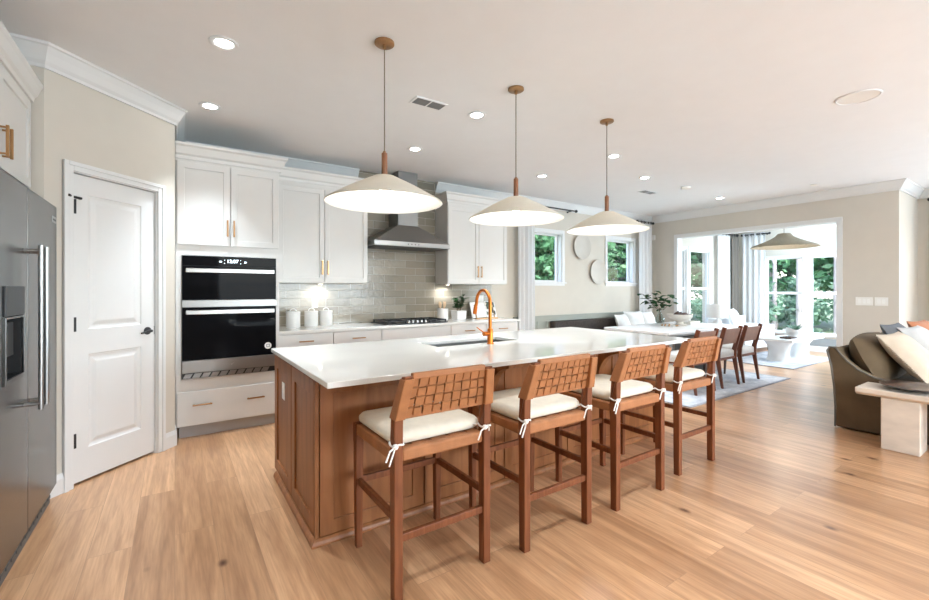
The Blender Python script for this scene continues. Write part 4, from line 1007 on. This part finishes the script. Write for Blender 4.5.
# ------------------------------------------------------------------ dining wall: plates, drapes, rods
def plate(x, z, label):
    t = MB().lathe([(.0001, .012), (.12, .012), (.19, .030), (.228, .050), (.235, .052), (.232, .046), (.19, .018), (.13, .002), (.0001, .001)], seg=56, mtx=rx90).build('decorative_plate', M['matteceramic'], None, (x, BW - .001, z), smooth=True)
    tag(t, label, 'wall plate', 'ivory plates hung between the windows')
plate(6.33, 2.15, 'upper ivory plate hung on the wall between the windows')
plate(6.79, 1.69, 'lower ivory plate hung on the wall between the windows')
def drape(name, label, p0, p1, z0, z1, waves, amp, m, group=None, grom=True, flare=1.0, hide=0):
    p0 = Vector(p0); p1 = Vector(p1); d = (p1 - p0); L = d.length; d.normalize(); nr = Vector((d.y, -d.x))
    t = empty(name, label, 'curtain', (p0.x, p0.y, 0), group=group)
    n = waves * 12; rows = 10; v = []; f = []
    for j in range(rows + 1):
        z = z1 + (z0 - z1) * j / rows; a = amp * (1 + .25 * j / rows)
        for i in range(n + 1):
            s = L * i / n; ph = 2 * PI * waves * i / n
            o = a * math.sin(ph) + .25 * a * math.sin(ph * .5 + j * .25)
            q = d * s + nr * o
            v.append((q.x, q.y, z))
    for j in range(rows):
        for i in range(n):
            a = j * (n + 1) + i; f.append((a, a + 1, a + n + 2, a + n + 1))
    mb = MB(); mb._add(v, f); mb.build('panel', m, t, smooth=True, solid=.004)
    if grom:
        for k in range(waves * 2):
            s = L * (k + .0) / (waves * 2) + L / (waves * 8); q = d * s
            MB().tube([(q.x + nr.x * .026 * math.cos(w), q.y + nr.y * .026 * math.cos(w), z1 - .045 + .026 * math.sin(w)) for w in [2 * PI * g / 14 for g in range(14)]], .0055, 6, loop=True).build('grommet', M['black'], t, smooth=True)
    return t
def rod(label, p0, p1, z, wall_dir, r=.0125):
    p0 = Vector((*p0, z)); p1 = Vector((*p1, z)); d = (p1 - p0).normalized()
    t = empty('curtain_rod', label, 'curtain rod', p0)
    MB().tube([(0, 0, 0), p1 - p0], r, 12).build('pole', M['black'], t, smooth=True)
    wd = Vector((*wall_dir, 0))
    for q, s in ((Vector((0, 0, 0)), -1), (p1 - p0, 1)):
        e = q + d * s * .03
        mtx = Matrix.Translation(q) @ (d * s).to_track_quat('Z', 'Y').to_matrix().to_4x4()
        MB().lathe([(.014, 0), (.022, .008), (.028, .025), (.024, .042), (.0001, .052)], seg=16, mtx=mtx).build('finial', M['black'], t, smooth=True)
        b = q - d * s * .06
        MB().tube([b, b + wd], .008, 8).lathe([(.0001, 0), (.024, 0), (.024, .006), (.0001, .007)], seg=14, mtx=Matrix.Translation(b + wd) @ (-wd).to_track_quat('Z', 'Y').to_matrix().to_4x4()).build('bracket', M['black'], t, smooth=True)
RY = 5.32
rod('black curtain rod above the small kitchen-side window', (4.50, RY), (6.03, RY), 2.775, (0, .129))
drape('curtain', 'white drape at the end of the kitchen worktop', (4.66, RY), (5.03, RY), .03, 2.81, 4, .024, M['drape'], 'white drapes on the dining wall')
rod('short black curtain rod in the dining corner', (7.93, RY), (8.44, RY), 2.76, (0, .129))
drape('curtain', 'white drape in the dining room corner', (7.96, RY), (8.43, RY), .03, 2.80, 4, .024, M['drape'], 'white drapes on the dining wall')

# bench along the wainscot
bn = empty('banquette_bench', 'dark woven banquette bench along the sage wainscot', 'bench', (0, 0, 0))
bx0, bx1 = 5.46, 8.35
MB().box(bx0, bx1, 4.86, 5.40, .10, .38).build('base', M['bench'], bn, bevel=.01)
MB().box(bx0 + .01, bx1 - .01, 4.84, 5.26, .38, .47).build('seat', M['bench'], bn, bevel=.025, seg=3)
MB().box(bx0, bx1 - .01, 5.265, 5.40, .38, .795).build('backrest', M['bench'], bn, bevel=.02, seg=3)
def pillow(name, label, loc, rot, w, h, t, m, group=None, cat='pillow', pinch=.06, extra=None):
    mb = MB(); pillow_mesh(mb, w, h, t, 16, 16, pinch, 2.6)
    o = mb.build(name, m, None, loc, rot, smooth=True); tag(o, label, cat, group); return o
pillow('throw_pillow', 'white pillow on the bench nearest the kitchen', (7.05, 5.03, .685), (R(68), 0, R(14)), .50, .42, .16, M['white_cloth'], 'white pillows on the dining bench')
pillow('throw_pillow', 'middle white pillow on the dining bench', (7.48, 5.08, .705), (R(72), 0, R(-6)), .50, .46, .16, M['white_cloth'], 'white pillows on the dining bench')
pillow('throw_pillow', 'white pillow on the bench beside the corner drape', (7.92, 5.06, .695), (R(70), 0, R(8)), .50, .44, .16, M['white_cloth'], 'white pillows on the dining bench')

# ------------------------------------------------------------------ dining set
ZR = .0125
rg = empty('dining_rug', 'pale blue-grey rug under the dining table', 'rug', (0, 0, 0))
MB().box(4.90, 7.69, 2.63, 4.80, .0008, .012).build('pile', M['rug'], rg, bevel=.003)
MB().grid([4.87, 7.72], [2.60, 4.83], [(4.90, 7.69, 2.63, 4.80)], 'z', .0008, .011).build('binding', M['rugedge'], rg)
dt = empty('dining_table', 'long white dining table beyond the island', 'table', (0, 0, ZR))
MB().box(5.60, 7.75, 3.28, 4.36, .705, .748).build('tabletop', M['table'], dt, bevel=.010, seg=3)
MB().box(5.75, 7.6, 3.42, 4.22, .655, .7045).build('apron', M['tablegrey'], dt)
for xx in (5.95, 7.35): MB().box(xx - .12, xx + .12, 3.5, 4.14, .0, .654).build('pedestal', M['tablegrey'], dt, bevel=.01)
def make_chair():
    t = empty('dining_chair', 'x', 'chair', (0, 0, ZR), group='dining chairs along the near side of the table')
    hx = .235; yr = -.20
    for s in (-1, 1):
        x0, x1 = s * hx - .014, s * hx + .014
        MB().prism([(yr - .075, 0), (yr - .045, 0), (yr + .030, .40), (yr + .026, .50), (yr - .065, .835), (yr - .115, .825), (yr - .035, .50), (yr - .03, .40)], 'x', x0, x1).build('rear_leg', M['chairwood'], t, bevel=.005)
        MB().hexa([(s * hx - .012, .205, 0), (s * hx + .012, .205, 0), (s * hx + .012, .228, 0), (s * hx - .012, .228, 0), (s * hx - .017, .18, .40), (s * hx + .017, .18, .40), (s * hx + .017, .22, .40), (s * hx - .017, .22, .40)]).build('front_leg', M['chairlegs'], t, bevel=.003)
    MB().box(-hx + .014, hx - .014, yr - .02, yr + .02, .365, .40).box(-hx + .014, hx - .014, .185, .215, .365, .40).box(-hx - .008, -hx + .012, yr + .03, .18, .362, .382).box(hx - .012, hx + .008, yr + .03, .18, .362, .382).build('seat_rail', M['chairwood'], t)
    se = MB(); cushion_mesh(se, .50, .455, .375, .49, .04, .022)
    se.build('seat', M['seatgrey'], t, smooth=True)
    MB().prism([(yr - .034, .585), (yr - .014, .585), (yr - .072, .80), (yr - .095, .80)], 'x', -hx + .0141, hx - .0141).build('backrest', M['chairleather'], t, bevel=.006)
    return t
ch = make_chair()
for i, (x, lab) in enumerate(((5.69, 'brown leather-backed dining chair partly behind the last counter stool'), (6.37, 'middle brown leather-backed dining chair on the rug'), (7.0, 'brown leather-backed dining chair nearest the sunroom'))):
    o = ch if i == 0 else copy_tree(ch)
    o.location = (x, 3.10, ZR); o['label'] = lab

ZT = ZR + .7485
vs = empty('glass_vase', 'clear glass vase with leafy branches on the dining table', 'vase', (6.95, 4.24, ZT))
MB().lathe([(.05, 0), (.075, .02), (.080, .07), (.055, .13), (.024, .19), (.022, .235), (.028, .25), (.025, .25), (.019, .235), (.021, .19), (.052, .13), (.076, .07), (.07, .022), (.0001, .010)], seg=32).build('vessel', M['vglass'], vs, smooth=True)
br = empty('leafy_branch', 'dark green leafy branches standing in the glass vase', 'branch', (6.95, 4.24, ZT + .012))
b1, l1 = MB(), MB(); rnd = random.Random(11)
Rv = Vector((.8282, -.5604, 0))
for (ex, ez, n_) in ((-.30, .50, 9), (-.20, .40, 7), (-.10, .55, 6), (.16, .49, 8), (.20, .36, 6), (.08, .42, 4)):
    p_end = Rv * ex + Vector((0, 0, ez)); mid = Rv * ex * .30 + Vector((0, 0, ez * .62))
    base = Rv * (-ex * .1) + Vector((0, 0, .002))
    b1.tube([base, Rv * ex * .03 + Vector((0, 0, .23)), mid, p_end], [.004, .004, .0035, .002], 6)
    for k in range(n_):
        t = .55 + .45 * k / (n_ - 1); q = mid.lerp(p_end, max(0, (t - .5) * 2)); a = rnd.uniform(0, 6.28)
        leaf(l1, q, (math.cos(a), math.sin(a), rnd.uniform(-.2, .5)), rnd.uniform(.12, .18), .055)
b1.build('stem', M['stem'], br, smooth=True); l1.build('foliage', M['leaf'], br, smooth=True)
bw = empty('pedestal_bowl', 'white footed bowl holding brown pears on the dining table', 'bowl', (6.88, 3.85, ZT))
MB().lathe([(.115, 0), (.115, .012), (.06, .03), (.05, .06), (.07, .075), (.15, .10), (.19, .14), (.195, .185), (.185, .185), (.178, .145), (.14, .112), (.0001, .098)], seg=40).build('vessel', M['matteceramic'], bw, smooth=True)
for i, (dx, dy) in enumerate(((-.06, .02), (.05, .05), (.075, -.05), (-.02, -.075))):
    pr_ = MB().lathe([(.0001, -.048), (.03, -.042), (.048, -.01), (.042, .025), (.022, .055), (.016, .07), (.0001, .075)], (0, 0, 0), 18).build('pear', M['pear'], None, (6.88 + dx, 3.85 + dy, ZT + .168), (R(20 + 30 * i), R(15), i), smooth=True)
    tag(pr_, ['brown pear at the left in the footed bowl', 'brown pear at the back in the footed bowl', 'brown pear at the right in the footed bowl', 'brown pear at the front in the footed bowl'][i], 'pear', 'pears in the footed bowl')
    MB().tube([(0, 0, .07), (.006, 0, .095)], .003, 6).build('stalk', M['stem'], pr_)
gb = empty('bead_garland', 'wooden bead garland lying against the footed bowl', 'garland', (6.60, 3.88, ZT))
for k in range(11):
    MB().lathe([(.0001, -.014), (.011, -.009), (.014, 0), (.011, .009), (.0001, .014)], (.03 + .12 * math.cos(k * .52), .12 * math.sin(k * .52), .0145), 12).build('bead', M['bead' if k % 4 else 'matteceramic'], gb, smooth=True)
tr = empty('serving_tray', 'low white marble tray beside the footed bowl', 'tray', (7.30, 3.92, ZT))
MB().box(-.16, .16, -.11, .11, .0, .02).build('base', M['matteceramic'], tr, bevel=.004)
MB().grid([-.16, .16], [-.11, .11], [(-.145, .145, -.095, .095)], 'z', .02, .05).build('rim', M['matteceramic'], tr, bevel=.003)

# ------------------------------------------------------------------ far wall bits
def switch_plate(y, n_, label):
    t = empty('switch_plate', label, 'switch', (FX - .0005, y, 1.175))
    w = .026 * 2 * n_ / 2 + .02
    MB().box(-.006, 0, -w, w, -.062, .062).build('plate', M['plate'], t, bevel=.002)
    for k in range(n_):
        yy = (k - (n_ - 1) / 2) * .05
        MB().box(-.010, -.006, yy - .017, yy + .017, -.034, .034).build('rocker', M['paper'], t, bevel=.002)
switch_plate(1.965, 3, 'three-gang switch plate on the far wall closest to the sunroom opening')
switch_plate(1.775, 2, 'two-gang switch plate on the far wall closest to the wall corner')
ms = empty('motion_sensor', 'small white motion sensor high in the dining corner', 'sensor', (FX - .0005, 5.375, 2.47))
MB().box(-.04, 0, -.03, .03, -.055, .055).build('housing', M['plate'], ms, bevel=.008)
MB().box(-.044, -.04, -.02, .02, -.035, .0).build('lens', M['paper'], ms, bevel=.003)

# ------------------------------------------------------------------ living side: sofa, pillows, console
so = empty('slipcovered_sofa', 'olive brown slipcovered sofa seen from its end', 'sofa', (0, 0, 0))
def arm_prof():
    return [(1.445, .012), (1.443, .20), (1.453, .40), (1.475, .60), (1.508, .75), (1.490, .785), (1.44, .787), (1.41, .735), (1.355, .665), (1.27, .590), (1.16, .535), (1.0, .510), (.62, .50), (.50, .47), (.47, .40), (.48, .012)]
MB().prism(arm_prof(), 'x', 5.38, 5.49).build('arm', M['slip'], so, bevel=.028, seg=4)
MB().prism(arm_prof(), 'x', 7.55, 7.70).build('arm', M['slip'], so, bevel=.028, seg=4)
MB().tube([(5.384, y, z) for y, z in arm_prof()[0:13]], .009, 8).build('piping', M['piping'], so, smooth=True)
MB().prism([(1.44, .012), (1.44, .20), (1.45, .40), (1.472, .60), (1.503, .74), (1.48, .775), (1.43, .775), (1.33, .40), (1.33, .012)], 'x', 5.491, 7.549).build('back', M['slip'], so, bevel=.025, seg=3)
MB().box(5.491, 7.549, .50, 1.329, .012, .34).build('base', M['slip'], so, bevel=.01)
for k in range(2):
    x0 = 5.495 + k * 1.026
    MB().box(x0, x0 + 1.02, .49, 1.30, .341, .49).build('seat_cushion', M['slip'], so, bevel=.04, seg=4)
    mb = MB(); pillow_mesh(mb, 1.0, .52, .34, 24, 20, .0, 2.0, Matrix.Translation((x0 + .51, 1.26, .665)) @ Matrix.Rotation(R(64), 4, 'X'), rnd_=.45)
    mb.build('back_cushion', M['slip'], so, smooth=True)
pl = pillow('throw_pillow', 'fringed cream pillow leaning at the near end of the sofa', (5.88, 1.00, .715), (R(50), 0, R(-4)), .60, .54, .19, M['cream'], 'pillows on the sofa')
fm = MB()
for k in range(30):
    q = -.26 + .52 * k / 29
    fm.tube([(-.285, q * .94, 0), (-.305, q * .95, .004), (-.322, q * .96 + .004, -.006)], [.004, .003, .002], 5)
fm.build('fringe', M['cream'], pl)
pillow('throw_pillow', 'slate grey pillow showing only its top edge among the sofa pillows', (6.52, 1.16, .765), (R(60), 0, R(-4)), .56, .50, .16, M['slate'], 'pillows on the sofa')
pillow('throw_pillow', 'pale grey pillow behind the fringed cream pillow', (6.62, .99, .745), (R(50), 0, R(-6)), .58, .54, .18, M['greylinen'], 'pillows on the sofa')
pillow('throw_pillow', 'rust pillow farther along the sofa', (7.24, 1.06, .775), (R(56), 0, R(-6)), .54, .52, .17, M['rust'], 'pillows on the sofa')
pillow('throw_pillow', 'cream pillow in front of the rust pillow on the sofa', (7.20, .84, .70), (R(48), 0, R(-8)), .5, .46, .16, M['cream'], 'pillows on the sofa')

cs = empty('end_table', 'pale travertine slab end table beside the sofa arm', 'table', (0, 0, 0))
MB().prism([(4.955, .5), (5.33, .5), (5.33, .436), (4.985, .436), (4.955, .46)], 'y', -.15, 1.195).build('tabletop', M['stone'], cs, bevel=.006)
for y0, y1 in ((.80, 1.035), (.0, .235)): MB().box(4.985, 5.24, y0, y1, .001, .4355).build('leg', M['stone'], cs, bevel=.006)
ds = MB().lathe([(.0001, 0), (.07, 0), (.16, .018), (.215, .036), (.222, .042), (.214, .044), (.15, .028), (.06, .014), (.0001, .013)], seg=48).build('wooden_dish', M['dish'], None, (5.175, .86, .5008), smooth=True)
tag(ds, 'shallow dark wooden dish on the travertine end table', 'dish')
rod('black curtain rod on the living room window wall', (LX - .13, 1.42), (LX - .13, -3.9), 2.74, (.129, 0))
drape('curtain', 'grey drape at the edge of the living room window', (LX - .13, 1.36), (LX - .13, .80), .03, 2.77, 4, .03, M['greydrape'])

# ------------------------------------------------------------------ sunroom
sr = empty('sunroom_rug', 'pale rug under the white coffee table', 'rug', (0, 0, 0))
MB().box(8.66, 10.6, 2.89, 4.00, .0008, .012).build('pile', M['rug'], sr, bevel=.003)
MB().grid([8.63, 10.63], [2.86, 4.03], [(8.66, 10.6, 2.89, 4.00)], 'z', .0008, .011).build('binding', M['rugedge'], sr)
cf = empty('coffee_table', 'white pedestal coffee table in the sunroom', 'table', (0, 0, ZR))
MB().prism([(9.07, 3.03), (10.55, 3.0), (10.62, 3.50), (9.10, 3.60)], 'z', .385, .43).build('tabletop', M['table'], cf, bevel=.008)
for xx, yy in ((9.48, 3.38), (10.25, 3.33)):
    MB().lathe([(.205, 0), (.175, .05), (.165, .16), (.185, .28), (.26, .384)], (xx, yy, 0), 32).build('pedestal', M['table'], cf, smooth=True)
ZK = ZR + .4305
def bowl(name, label, x, y, r, h, cat='bowl'):
    t = empty(name, label, cat, (x, y, ZK))
    mb = MB(); prof = [(r * .5, 0), (r * .85, h * .25), (r, h * .6), (r * .92, h), (r * .84, h), (r * .9, h * .6), (r * .75, h * .28), (.0001, h * .12)]
    mb.lathe(prof, seg=28)
    for v_ in mb.bm.verts:
        if v_.co.z > h * .9: v_.co.z += .12 * h * math.sin(3 * math.atan2(v_.co.y, v_.co.x))
    mb.build('vessel', M['ceramic'], t, smooth=True); return t
b0 = bowl('planter_bowl', 'white organic bowl with greenery on the coffee table', 9.75, 3.22, .15, .17)
lm = MB(); rnd = random.Random(5)
for k in range(30):
    a = rnd.uniform(0, 6.28); leaf(lm, (.05 * math.cos(a), .05 * math.sin(a), .13), (math.cos(a), math.sin(a), rnd.uniform(.6, 2.4)), rnd.uniform(.08, .17), .016, .3)
lm.build('foliage', M['leafB'], b0, smooth=True)
b2 = bowl('shell_bowl', 'low white scalloped bowl left of the greenery bowl', 10.25, 3.42, .17, .11)
tt = empty('small_tray', 'small dark tray on the coffee table edge', 'tray', (9.45, 3.22, ZK))
MB().box(-.13, .13, -.09, .09, .0005, .012).build('base', M['pear'], tt, bevel=.003)
MB().grid([-.13, .13], [-.09, .09], [(-.12, .12, -.08, .08)], 'z', .0121, .026).build('rim', M['pear'], tt)
lo = empty('white_loveseat', 'white loveseat under the sunroom drapes', 'sofa', (0, 0, 0))
MB().box(9.68, 11.12, 4.04, 4.80, .10, .30).build('base', M['white_cloth'], lo, bevel=.01)
MB().box(9.82, 10.98, 4.02, 4.62, .301, .44).build('seat_cushion', M['white_cloth'], lo, bevel=.04, seg=3)
MB().box(9.68, 11.12, 4.62, 4.80, .301, .74).build('back', M['white_cloth'], lo, bevel=.04, seg=3)
for x0 in (9.68, 10.98): MB().box(x0, x0 + .139, 4.04, 4.619, .301, .575).build('arm', M['white_cloth'], lo, bevel=.03, seg=3)
for x0 in (9.74, 11.02):
    for y0 in (4.10, 4.70): MB().box(x0, x0 + .05, y0, y0 + .05, .0005, .0995).build('leg', M['chairlegs'], lo)
pillow('throw_pillow', 'large white pillow on the sunroom loveseat', (10.12, 4.42, .69), (R(68), 0, R(12)), .56, .52, .18, M['white_cloth'])
et = empty('lamp_table', 'small round white side table under the sunroom lamp', 'table', (9.30, 4.41, 0))
MB().lathe([(.0001, .50), (.24, .50), (.245, .515), (.24, .53), (.0001, .531)], seg=32).build('tabletop', M['table'], et, smooth=True)
MB().lathe([(.16, .0005), (.16, .02), (.03, .04), (.03, .4995), (.0001, .4996)], seg=28).build('stand', M['table'], et, smooth=True)
tl_ = empty('table_lamp', 'white drum-shade table lamp in the sunroom', 'lamp', (9.30, 4.41, .5315))
MB().lathe([(.08, 0), (.09, .03), (.10, .10), (.07, .18), (.02, .215), (.012, .30), (.0001, .31)], seg=28).build('base', M['ceramic'], tl_, smooth=True)
MB().lathe([(.19, .235), (.20, .235), (.185, .515), (.175, .515)], seg=40, closed=True).build('shade', M['lampshade'], tl_, smooth=True)
rod('black curtain rod on the sunroom left wall', (10.28, SY - .09), (11.28, SY - .09), 2.655, (0, .089))
drape('curtain', 'white drape left of the sunroom corner', (10.34, SY - .09), (10.93, SY - .09), .03, 2.69, 4, .014, M['drape'], 'white drapes in the sunroom')
drape('curtain', 'narrow taupe panel standing in for the shaded sunroom corner', (11.0, SY - .09), (11.34, SY - .10), .03, 2.69, 2, .02, M['taupe'])  # dark panel added where the wall corner lies in shade
rod('black curtain rod on the sunroom far wall', (SX - .11, 4.80), (SX - .11, 4.27), 2.655, (.109, 0))
drape('curtain', 'white drape right of the sunroom corner', (SX - .11, 4.82), (SX - .11, 4.33), .03, 2.69, 4, .014, M['drape'], 'white drapes in the sunroom')
rp_ = empty('rattan_pendant', 'wide woven rattan pendant in the sunroom', 'pendant light', (9.75, 3.39, 2.8195))
zz = lambda q: q - 2.8195
prof = [(.03, zz(2.44)), (.10, zz(2.43)), (.15, zz(2.37)), (.24, zz(2.315)), (.36, zz(2.26)), (.52, zz(2.195)), (.55, zz(2.165)), (.52, zz(2.165)), (.50, zz(2.185)), (.35, zz(2.248)), (.23, zz(2.303)), (.14, zz(2.358)), (.09, zz(2.415)), (.03, zz(2.425))]
MB().lathe(prof, seg=56, closed=True).build('woven_shade', M['rattan'], rp_, smooth=True)
MB().tube([(0, 0, -.02), (0, 0, zz(2.42))], .006, 8).build('cord', M['cord'], rp_, smooth=True)
MB().lathe([(.0001, 0), (.06, 0), (.06, -.02), (.0001, -.022)], seg=24).build('ceiling_canopy', M['canopy'], rp_, smooth=True)
MB().lathe([(.0001, .05), (.03, .03), (.04, 0), (.03, -.03), (.0001, -.045)], (0, 0, zz(2.26)), 18).build('bulb', M['bulb'], rp_, smooth=True)
d = bpy.data.lights.new('rattan_lamp', 'POINT'); d.energy = 8; d.shadow_soft_size = .05; d.color = (1, .93, .82)
o = bpy.data.objects.new('lamp', d); col.objects.link(o); o.parent = rp_; o.location = (0, 0, zz(2.19))

# ------------------------------------------------------------------ outdoors
S(MB().grid([-40, 80], [-40, 80], [], 'z', -.50, -.45).build('ground', M['ground']))
def crown_mesh(rnd, n, rx, rz, zc, size):
    mb = MB(); bmv = mb.bm
    for k in range(n):
        # clumps give the crown some structure
        while True:
            p = Vector((rnd.uniform(-1, 1), rnd.uniform(-1, 1), rnd.uniform(-1, 1)))
            if .25 < p.length < 1: break
        p = Vector((p.x * rx, p.y * rx, p.z * rz + zc))
        cl = Vector((round(p.x / 1.1) * 1.1, round(p.y / 1.1) * 1.1, round(p.z / .9) * .9)); p = p.lerp(cl + Vector((rnd.gauss(0, .12), rnd.gauss(0, .12), rnd.gauss(0, .16))), .4)
        a = Vector((rnd.gauss(0, 1), rnd.gauss(0, 1), rnd.gauss(0, .6))).normalized(); b = a.cross(Vector((rnd.gauss(0, 1), rnd.gauss(0, 1), rnd.gauss(0, 1)))).normalized()
        L = size * rnd.uniform(.6, 1.3); W = L * .5
        vs_ = [bmv.verts.new(p - a * L), bmv.verts.new(p - b * W), bmv.verts.new(p + a * L), bmv.verts.new(p + b * W)]
        bmv.faces.new(vs_)
    return mb
rnd = random.Random(21)
protos = []
for v_ in range(3):
    t = empty('woodland_tree', 'leafy tree in the woodland outside the windows', 'tree', (0, 0, -.45), group='woodland trees outside')
    tm = MB(); H = 9
    tm.tube([(0, 0, 0), (.08 * v_, .05, 2.5), (-.06, .1 * v_, 5), (.1, 0, H)], [.14, .12, .09, .03], 10)
    for k in range(7):
        a = rnd.uniform(0, 6.28); z = rnd.uniform(2.2, 6)
        tm.tube([(0, 0, z), (.9 * math.cos(a), .9 * math.sin(a), z + .8), (1.9 * math.cos(a), 1.9 * math.sin(a), z + 1.2)], [.05, .035, .012], 6)
    tm.build('trunk', M['bark'], t, smooth=True)
    crown_mesh(rnd, 5200, 2.5, 3.6, 4.7, .17).build('crown', M['leafA'], t)
    protos.append(t)
sh = empty('garden_shrub', 'low leafy shrub at the edge of the woodland', 'shrub', (0, 0, -.45), group='shrubs outside')
crown_mesh(rnd, 1700, 1.1, .95, .8, .10).build('foliage', M['leafB'], sh)
MB().tube([(0, 0, 0), (.05, 0, .8)], .03, 6).build('stem', M['bark'], sh)
tpos = []
for k in range(9): tpos.append((22.5 + rnd.uniform(-1.2, 1.8), 3.0 + k * 2.5))
for k in range(10): tpos.append((28 + rnd.uniform(-1, 2), 1.0 + k * 3.0))
for k in range(7): tpos.append((9.0 + k * 2.6, 15.0 + rnd.uniform(-1, 1.5)))
for k in range(8): tpos.append((11 + k * 3.2, 20.5 + rnd.uniform(-1, 1.5)))
used = set()
for i, (x, y) in enumerate(tpos):
    p_ = protos[i % 3]
    o = p_ if i < 3 else copy_tree(p_)
    o.location = (x, y, -.45); o.rotation_euler = (0, 0, rnd.uniform(0, 6.28)); s = rnd.uniform(.9, 1.25); o.scale = (s, s, s)
spos = [(18.5 + rnd.uniform(-.8, 1.4), 4.0 + k * 1.7) for k in range(7)] + [(10.2 + k * 2.0, 11.8 + rnd.uniform(-.6, .8)) for k in range(6)]
for i, (x, y) in enumerate(spos):
    o = sh if i == 0 else copy_tree(sh)
    o.location = (x, y, -.45); o.rotation_euler = (0, 0, rnd.uniform(0, 6.28)); s = rnd.uniform(.8, 1.3); o.scale = (s, s, s * rnd.uniform(.8, 1.1))
def bare(x, y, label, r, kink):
    t = empty('bare_tree', label, 'tree', (x, y, -.45))
    MB().tube([(0, 0, 0), (kink * .4, kink * .2, 1.6), (-kink * .2, 0, 3.4), (kink * .6, .1, 5.5), (.1, 0, 9)], [r, r * .95, r * .85, r * .7, r * .3], 10).build('trunk', M['bark'], t, smooth=True)
    MB().tube([(0, 0, 2.6), (-.5, .4, 4.2), (-.7, .6, 6)], [r * .5, r * .35, r * .15], 8).tube([(0, 0, 3.6), (.4, -.5, 5), (.7, -.8, 6.5)], [r * .45, r * .3, r * .12], 8).build('branches', M['bark'], t, smooth=True)
bare(17.5, 6.35, 'thin forked pale trunk seen at the left of the sunroom window', .07, .22)
bare(17.0, 5.45, 'straight pale trunk in the middle of the sunroom window', .13, .06)
bare(17.2, 4.55, 'pale trunk seen through the sunroom window beside the opening casing', .11, .08)
nh = empty('neighbor_house', 'blue-grey sided house among the trees outside', 'house', (25.5, 17.5, -.45))
MB().box(-2.6, 2.6, -1.2, 1.2, 0, 3.4).build('walls', M['siding'], nh)
MB().prism([(-1.5, 3.4), (1.5, 3.4), (0, 4.6)], 'x', -2.8, 2.8).build('roof', M['roof'], nh)
MB().box(-.6, .6, -1.24, -1.2, 1.1, 2.3).build('window', M['trim'], nh)
